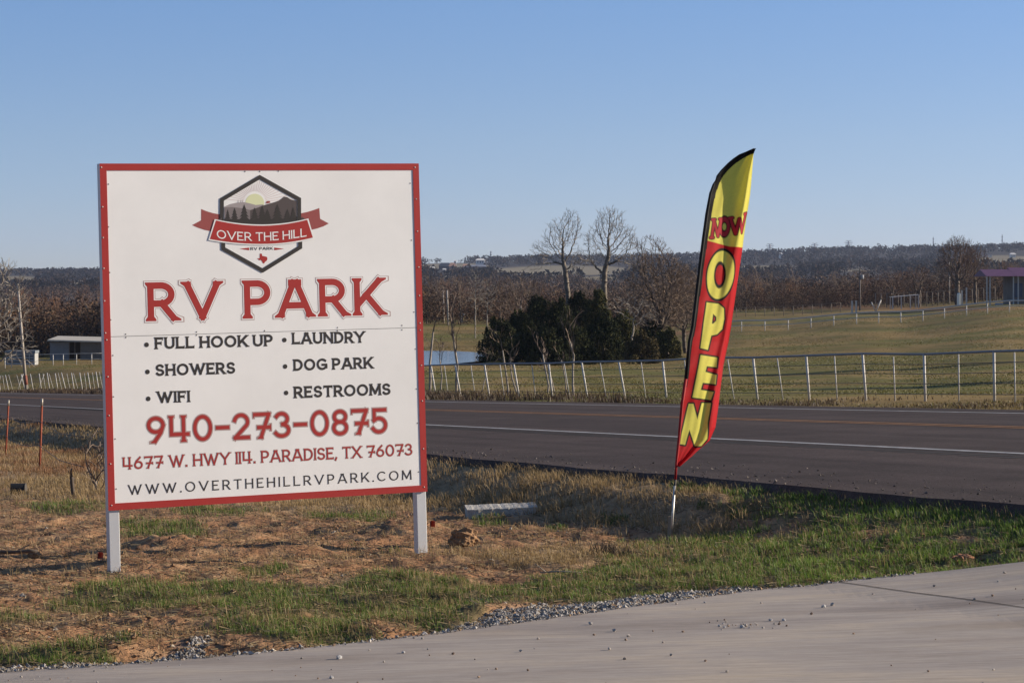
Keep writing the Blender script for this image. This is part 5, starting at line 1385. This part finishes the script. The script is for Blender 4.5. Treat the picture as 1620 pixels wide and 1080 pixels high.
for i in range(85):
    x = rt.uniform(-160, 330) if i < 60 else rt.uniform(330, 640); d = rt.uniform(305, 375); h = rt.uniform(5.5, 8.8)
    line_tree(x, d, h, rt.randrange(7), rt.choice([M_twig_b, M_twig_r, M_twig_b, M_twig_g, M_twig_o]), 'leafless brown tree in the wood behind the low barn', 'wood behind the low barn', rt.uniform(.8, 1.2))
# two trees standing off to the right cast the long shadows over the pasture
for x, dd, h in ((1830, 118, 6.5), (1880, 84, 5.0)):
    t = empty('pasture_tree', spot(x, dd), 'full evergreen tree in the pasture beyond the right edge, %s one' % ('farther' if dd > 100 else 'nearer'), 'tree')
    rg = np.random.default_rng(int(dd)); nl = 30; an = rg.uniform(0, 6.28, nl); r_ = np.sqrt(rg.uniform(0, 1, nl)) * h * .3
    C = np.c_[np.cos(an) * r_, np.sin(an) * r_, rg.uniform(.35, .95, nl) * h]; S_ = np.full((nl, 3), h * .12)
    v, f, c_ = flakes(C, S_, 6000, .12, rg, CO); np_mesh('crown', v, [f], M_cedar, t, col=c_)
    mb = MB(); mb.tube([(0, 0, -.2), (0, 0, h * .7)], [.2, .06], 8); mb.build('trunk', [M_bark_d], t)

# scrub and far woods: masses nobody could count
M_wood_f = mat('woodland_mass', (.06, .05, .04), rough=.95, attr='Col', spec=.05)
def woods(name, label, n, dr, xr, hr, fl, cols, mask=None, per=26, seed=1):
    rg = np.random.default_rng(seed)
    d = np.exp(rg.uniform(math.log(dr[0]), math.log(dr[1]), n)); x = rg.uniform(*xr, n); X = (x - 810) / F * d
    if mask is not None:
        k = mask(x, d, X); X, d, x = X[k], d[k], x[k]; n = len(X)
    Z = ground_z(X, d); h = rg.uniform(*hr, n) * (.75 + .5 * fbm(X, d, .02, 3, 7))
    i = np.repeat(np.arange(n), per); m = len(i)
    v = rg.normal(0, 1, (m, 3)); v /= np.linalg.norm(v, axis=1, keepdims=True)
    rxy = (h * rg.uniform(.32, .55, n))[i]
    P = np.c_[X[i] + v[:, 0] * rxy, d[i] + v[:, 1] * rxy, Z[i] + h[i] * (.52 + .48 * v[:, 2] * rg.uniform(.7, 1.1, m))]
    s = (h[i] * fl)[:, None] * rg.uniform(.6, 1.4, (m, 1))
    a = rg.normal(0, 1, (m, 3)); a /= np.linalg.norm(a, axis=1, keepdims=True); b = np.cross(a, rg.normal(0, 1, (m, 3))); b /= np.linalg.norm(b, axis=1, keepdims=True)
    V = np.stack([P + a * s, P - a * s * .5 + b * s * .6, P - a * s * .5 - b * s * .6], 1)
    tc_ = cols[rg.integers(0, len(cols), n)] * rg.uniform(.65, 1.3, (n, 1))
    c_ = tc_[i] * rg.uniform(.8, 1.2, (m, 1))
    o = np_mesh(name, V.reshape(-1, 3), [np.arange(3 * m).reshape(m, 3)], M_wood_f, col=np.repeat(c_, 3, 0))
    return tag(o, label, 'woods', kind='stuff')
WB = np.array([[.080, .056, .042], [.095, .068, .050], [.060, .044, .036], [.105, .082, .062], [.075, .048, .036]])
WB = WB * np.array([1.02, .90, .79])
WBL = np.vstack([WB, [[.16, .085, .038], [.07, .05, .035]]])
FLD = [(890, 428, 120, 10, 1), (1215, 423, 60, 4, 1), (1590, 410, 60, 7, 1), (720, 421, 70, 6, .9), (135, 447, 30, 3, .9), (30, 440, 50, 4, .7), (960, 440, 60, 4, .8), (1370, 428, 60, 2.5, .8), (1340, 424, 40, 2, .7), (700, 438, 40, 3, .7)]
def off_field(x, d, X):
    yb = 450 - F * base_z(X, d) / d
    f = np.maximum(blobs(x, yb, FLD), blobs(x, yb - 4.0 * F / d, FLD)) + (fbm(X, d, .01, 3, 55) - .5) * .5
    return (f < .42) & (fbm(X, d, .006, 3, 77) + (d < 900) * .2 > .30)
woods('thicket', 'brown thicket filling the wood behind the low barn', 1700, (300, 420), (-190, 650), (2.5, 6.5), .030, WBL, None, 260, 11)
woods('thicket', 'brown scrub filling the wood beyond the pond', 850, (300, 470), (640, 1120), (1.6, 4.2), .034, WB, None, 190, 12)
woods('thicket', 'reddish-brown scrub filling the tree line behind the pasture', 1000, (378, 480), (1085, 1750), (1.6, 4.0), .034, WB, None, 190, 13)
woods('far_woods', 'bare brown woods on the valley floor', 1300, (470, 800), (-260, 1880), (3.0, 5.2), .045, WB, off_field, 170, 14)
woods('far_woods', 'bare brown woods farther down the valley', 3600, (800, 1500), (-260, 1880), (4, 6.5), .075, WB, off_field, 60, 16)
woods('far_woods', 'dark bluish woods covering the distant ridge', 11000, (1500, 3800), (-260, 1880), (5, 8.5), .20, WB * .28, off_field, 18, 15)
M_weed = M_blade

# ---------------------------------------------------------------- things on the verge
M_orange = mat('orange_paint', (.25, .060, .03), rough=.8, var=.25, scale=14); M_steel_old = mat('galvanised_cap', (.38, .34, .28), rough=.5, metal=.4)
for x, yb, d, hh, ln, lab in ((8, 715, 46, .99, .06, 'thin orange-painted post near the left edge, leaning'), (62, 740, 38.3, 1.06, .04, 'orange-painted post with a pale top nearer the sign')):
    p = spot(x, d); g = empty('fence_post', p, lab, 'post', 'orange posts by the road')
    tube_obj('post', [p - Vector((0, 0, .2)), p + Vector((ln, 0, hh - .11))], .017, M_orange, g); tube_obj('post_top', [p + Vector((ln, 0, hh - .108)), p + Vector((ln * 1.08, 0, hh))], .017, M_steel_old, g)
pa, pb = spot(8, 46), spot(62, 38.3)
g = empty('fence_wire', pb, 'two slack strands of wire between the orange posts', 'wire')
for k in (.35, .72):
    A = pa + Vector((0, 0, k)); B_ = pb + Vector((0, 0, k)); C_ = B_ + (B_ - A) * .9
    pts = [A - (B_ - A) * .4, A] + [A.lerp(B_, s) - Vector((0, 0, .08 * math.sin(s * 3.14))) for s in (.25, .5, .75)] + [B_, B_.lerp(C_, .5) - Vector((0, 0, .12)), C_ - Vector((0, 0, .1))]
    tube_obj('strand', pts, .005, M_wire, g, 4)
p = spot(28, 30.5); g = empty('barrel_stub', p, 'short black drum-shaped stub lying in the grass at the left', 'drum')
mb = MB(); mb.tube([(-.085, 0, .075), (.085, .02, .075)], .075, 16); mb.build('body', [mat('black_rubber', (.02, .018, .017), rough=.6)], g)
mb = MB(); mb.tube([(.086, .02, .075), (.095, .02, .075)], .078, 16); mb.build('rim', [mat('dull_rim', (.07, .06, .05))], g)
# thin bare shrub left of the sign
b = spot(152, 30); make_tree('bare_shrub', 'thin leafless shrub standing just left of the sign', b, grow_tree(501, .85, .22, .012, .6, 3, (2, 3), (0, 0), .004, .1, first=6), M_bark, M_twig_g, split=1, H=.85)
b = spot(131, 29); make_tree('dead_stick', 'short dark dead stick forking from the grass left of the sign', b, grow_tree(502, .34, .6, .012, .6, 1, (2, 2), (-.35, 0), .005, .1, first=2), M_bark_d, M_bark_d, split=1, H=.34)
# slab of concrete in the ditch
p = spot(793, 23.6) + Vector((0, 0, .05)); mb = MB(); n_ = 26
for i in range(n_):
    x0, x1 = -.33 + .66 * i / n_, -.33 + .66 * (i + 1) / n_; th = .05 + .012 * random.random()
for (m0, m1) in ((0, 1),):
    T = [(-.33 + .66 * i / n_, -.15 + random.uniform(-.006, .006), .022 + random.uniform(-.003, .003)) for i in range(n_ + 1)]
    Bk = [(x, y + .30 + random.uniform(-.01, .01), z + .020) for x, y, z in T]
    for i in range(n_):
        mb.poly([T[i], T[i + 1], Bk[i + 1], Bk[i]]); mb.poly([(T[i][0], T[i][1], -.1), (T[i + 1][0], T[i + 1][1], -.1), T[i + 1], T[i]]); mb.poly([Bk[i], Bk[i + 1], (Bk[i + 1][0], Bk[i + 1][1], -.1), (Bk[i][0], Bk[i][1], -.1)])
    mb.poly([T[0], Bk[0], (Bk[0][0], Bk[0][1], -.1), (T[0][0], T[0][1], -.1)]); mb.poly([Bk[-1], T[-1], (T[-1][0], T[-1][1], -.1), (Bk[-1][0], Bk[-1][1], -.1)])
o = mb.build('concrete_slab', [mat('broken_concrete', (.42, .39, .34), rough=.9, var=.3, scale=14, bump=.6, bscale=50)]); o.location = p; o.rotation_euler = (0, R(-2), R(6))
tag(o, 'flat grey broken slab of concrete lying in the grass behind the right post', 'slab')
def clod(name, loc, sx, sy, sz, m, label, cat, seed, sub=3, rough_=.3):
    import bmesh
    bm = bmesh.new(); bmesh.ops.create_icosphere(bm, subdivisions=sub, radius=1)
    V = np.array([v.co for v in bm.verts])
    k = 1 + rough_ * 2 * (fbm(V[:, 0] * 1.3 + V[:, 2] * 2.1 + 9, V[:, 1] * 1.7 + V[:, 2] + 7, 1.4, 4, seed) - .5) + rough_ * .5 * (fbm(V[:, 0] * 5 + V[:, 2] * 3 + 30, V[:, 1] * 5 - V[:, 2] * 4 + 30, 1.5, 2, seed + 5) - .5)
    for v, kk in zip(bm.verts, k): v.co = v.co * kk; v.co.x *= sx; v.co.y *= sy; v.co.z *= sz
    me = bpy.data.meshes.new(name); bm.to_mesh(me); bm.free(); me.materials.append(m)
    o = bpy.data.objects.new(name, me); S.collection.objects.link(o); o.location = loc
    return tag(o, label, cat)
M_clod = mat('clod_earth', (.25, .145, .075), rough=.95, var=.4, scale=14, bump=.9, bscale=34); M_clod2 = mat('red_earth', (.30, .14, .075), rough=.95, var=.35, scale=20, bump=.9, bscale=60)
clod('dirt_clod', spot(734, 20.0) + Vector((0, 0, .03)), .11, .10, .085, M_clod, 'big brown clod of earth right of the right sign post', 'clod', 3, 4, .55)
clod('dirt_clod', spot(1522, 15.9) + Vector((0, 0, .0)), .10, .10, .05, M_clod2, 'low red heap of loose earth in the grass near the drive joint', 'clod', 8, 4, .5)
clod('dirt_clod', spot(55, 19.6) + Vector((0, 0, .02)), .05, .06, .045, M_clod, 'dark clod at the end of the fallen branch on the left dirt', 'clod', 9, 3, .5)
p = spot(22, 19.4); g = empty('fallen_branch', p, 'dark fallen branch lying across the dirt left of the sign', 'branch')
tube_obj('branch', [p + Vector((-.42, .02, .03)), p + Vector((-.2, 0, .045)), p + Vector((.0, .03, .04)), p + Vector((.12, .0, .05)), p + Vector((.18, 0, .05))], [.012, .015, .014, .016, .01], M_bark_d, g)
tube_obj('twig', [p + Vector((.0, .03, .04)), p + Vector((.1, .1, .09))], [.008, .004], M_bark_d, g, 5)
# two little orange marker flags
for x, d, lab in ((154, 18.6, 'tiny orange marker flag at the foot of the left sign post'), (680, 21.2, 'tiny orange marker flag in the grass behind the right sign post')):
    p = spot(x, d); g = empty('marker_flag', p, lab, 'marker flag')
    tube_obj('wire_stem', [p - Vector((0, 0, .03)), p + Vector((.004, 0, .085))], .0022, M_wire, g, 5)
    mb = MB(); N_ = 6
    for i in range(N_):
        a, b2 = i / N_, (i + 1) / N_; fz = lambda s: .012 * math.sin(s * 5)
        for sgn in (0, .0012): mb.poly([(a * .045, fz(a) + sgn, .035), (b2 * .045, fz(b2) + sgn, .03), (b2 * .045, fz(b2) + sgn, .082), (a * .045, fz(a) + sgn, .086)])
    mb.build('flag', [mat('marker_orange', (.40, .075, .035), rough=.6, trans=.3)], g)
# tuft of dark dead weeds
p = spot(958, 17.9); rg = np.random.default_rng(77); k = 260
an = rg.normal(.35, .9, k); L = rg.uniform(.05, .19, k); X0 = rg.normal(0, .07, k); Y0 = rg.normal(0, .05, k)
A = np.c_[X0, Y0, np.full(k, -.01)]; T = np.c_[X0 + np.sin(an) * L * .75, Y0 + rg.normal(0, .05, k), np.abs(np.cos(an)) * L * .75]
v, f = seg_tubes(A, T, np.full(k, .0028), np.full(k, .0012), 3)
o = np_mesh('dead_weed', v, [f], M_bark_d); o.location = p; tag(o, 'dark tuft of dead weed stalks in the middle of the verge', 'weed')
# dry stalks and pale sticks on the dirt
p = spot(885, 16.6)
g = empty('dry_stick', p, 'pale dry stick lying in the grass below the dead weed tuft', 'stick'); tube_obj('stick', [p + Vector((-.13, .03, .03)), p + Vector((0, 0, .04)), p + Vector((.16, -.02, .035))], [.004, .006, .004], M_bark, g, 6); tube_obj('twig', [p + Vector((-.09, .02, .035)), p + Vector((-.16, 0, .09))], [.004, .002], M_bark, g, 5)
# loose stones on the concrete: each one an object
rs = random.Random(3)
import bmesh
pm = []
for i in range(6):
    bm = bmesh.new(); bmesh.ops.create_icosphere(bm, subdivisions=1, radius=1)
    for v in bm.verts: v.co *= rs.uniform(.7, 1.25); v.co.z *= .75
    me = bpy.data.meshes.new('pebble'); bm.to_mesh(me); bm.free(); me.materials.append(mat('pebble_stone', [(.34, .31, .28), (.22, .2, .18), (.33, .29, .25), (.16, .11, .08), (.36, .35, .34), (.28, .2, .14)][i], rough=.9, var=.2, scale=40)); pm.append(me)
PEB = [(1303, 960, .016), (1317, 957, .018), (1284, 971, .012), (934, 987, .015), (972, 998, .015), (994, 1006, .013), (990, 1012, .010), (964, 1027, .013), (537, 1041, .018), (524, 1072, .012), (824, 1030, .011), (988, 1042, .011), (1062, 1036, .009),
       (1080, 999, .010), (1180, 990, .012), (1174, 992, .014), (1138, 990, .010), (1152, 990, .009), (1219, 981, .012), (1240, 981, .012), (1233, 987, .010), (1207, 993, .009), (1350, 1002, .008), (1570, 942, .011), (1478, 927, .011), (1542, 948, .011), (1589, 906, .010),
       (638, 1032, .010), (655, 1009, .009), (668, 1010, .009), (477, 1041, .008), (717, 1034, .010), (785, 1058, .009), (835, 1060, .009), (757, 1071, .009), (940, 1004, .010), (1116, 1045, .009), (1150, 1062, .009), (1033, 998, .008), (1070, 955, .009), (1204, 954, .009)]
for i in range(55):
    x = rs.uniform(-20, 1640); ye = float(np.interp(x, [-20, 320, 700, 1100, 1200, 1640], [1064, 1040, 1000, 945, 932, 886]))
    PEB.append((x, ye + 3 + (1085 - ye) * rs.random() ** 1.5, rs.choice([.0045, .005, .006, .007, .008])))
for i in range(26): PEB.append((rs.gauss(1185, 45), rs.gauss(988, 3.5), rs.choice([.005, .006, .008])))
for i, (x, y, s) in enumerate(PEB):
    q = onimg(x, y, .034); s *= .85
    o = bpy.data.objects.new('pebble', pm[rs.randrange(6)]); S.collection.objects.link(o)
    o.location = q + Vector((0, 0, s * .4)); o.scale = (s, s * rs.uniform(.7, 1.1), s); o.rotation_euler = (0, 0, rs.uniform(0, 6.28))
    tag(o, 'loose pebble lying on the concrete drive', 'pebble', 'pebbles scattered on the drive')

# ---------------------------------------------------------------- air
hz = bpy.data.materials.new('haze_air'); hz.use_nodes = True
n, l = hz.node_tree.nodes, hz.node_tree.links
n.remove(n['Principled BSDF']); v = n.new('ShaderNodeVolumePrincipled')
v.inputs['Color'].default_value = (.60, .72, 1.0, 1); v.inputs['Density'].default_value = .000055; v.inputs['Anisotropy'].default_value = 0.2
l.new(v.outputs['Volume'], n['Material Output'].inputs['Volume'])
mb = MB(); zlo = float(GZ.min()) - 6; mb.box((-9600, -9600, zlo), (9600, 9600, 180))
o = mb.build('haze', [hz]); tag(o, 'thin pale air over the valley', 'haze', kind='stuff')
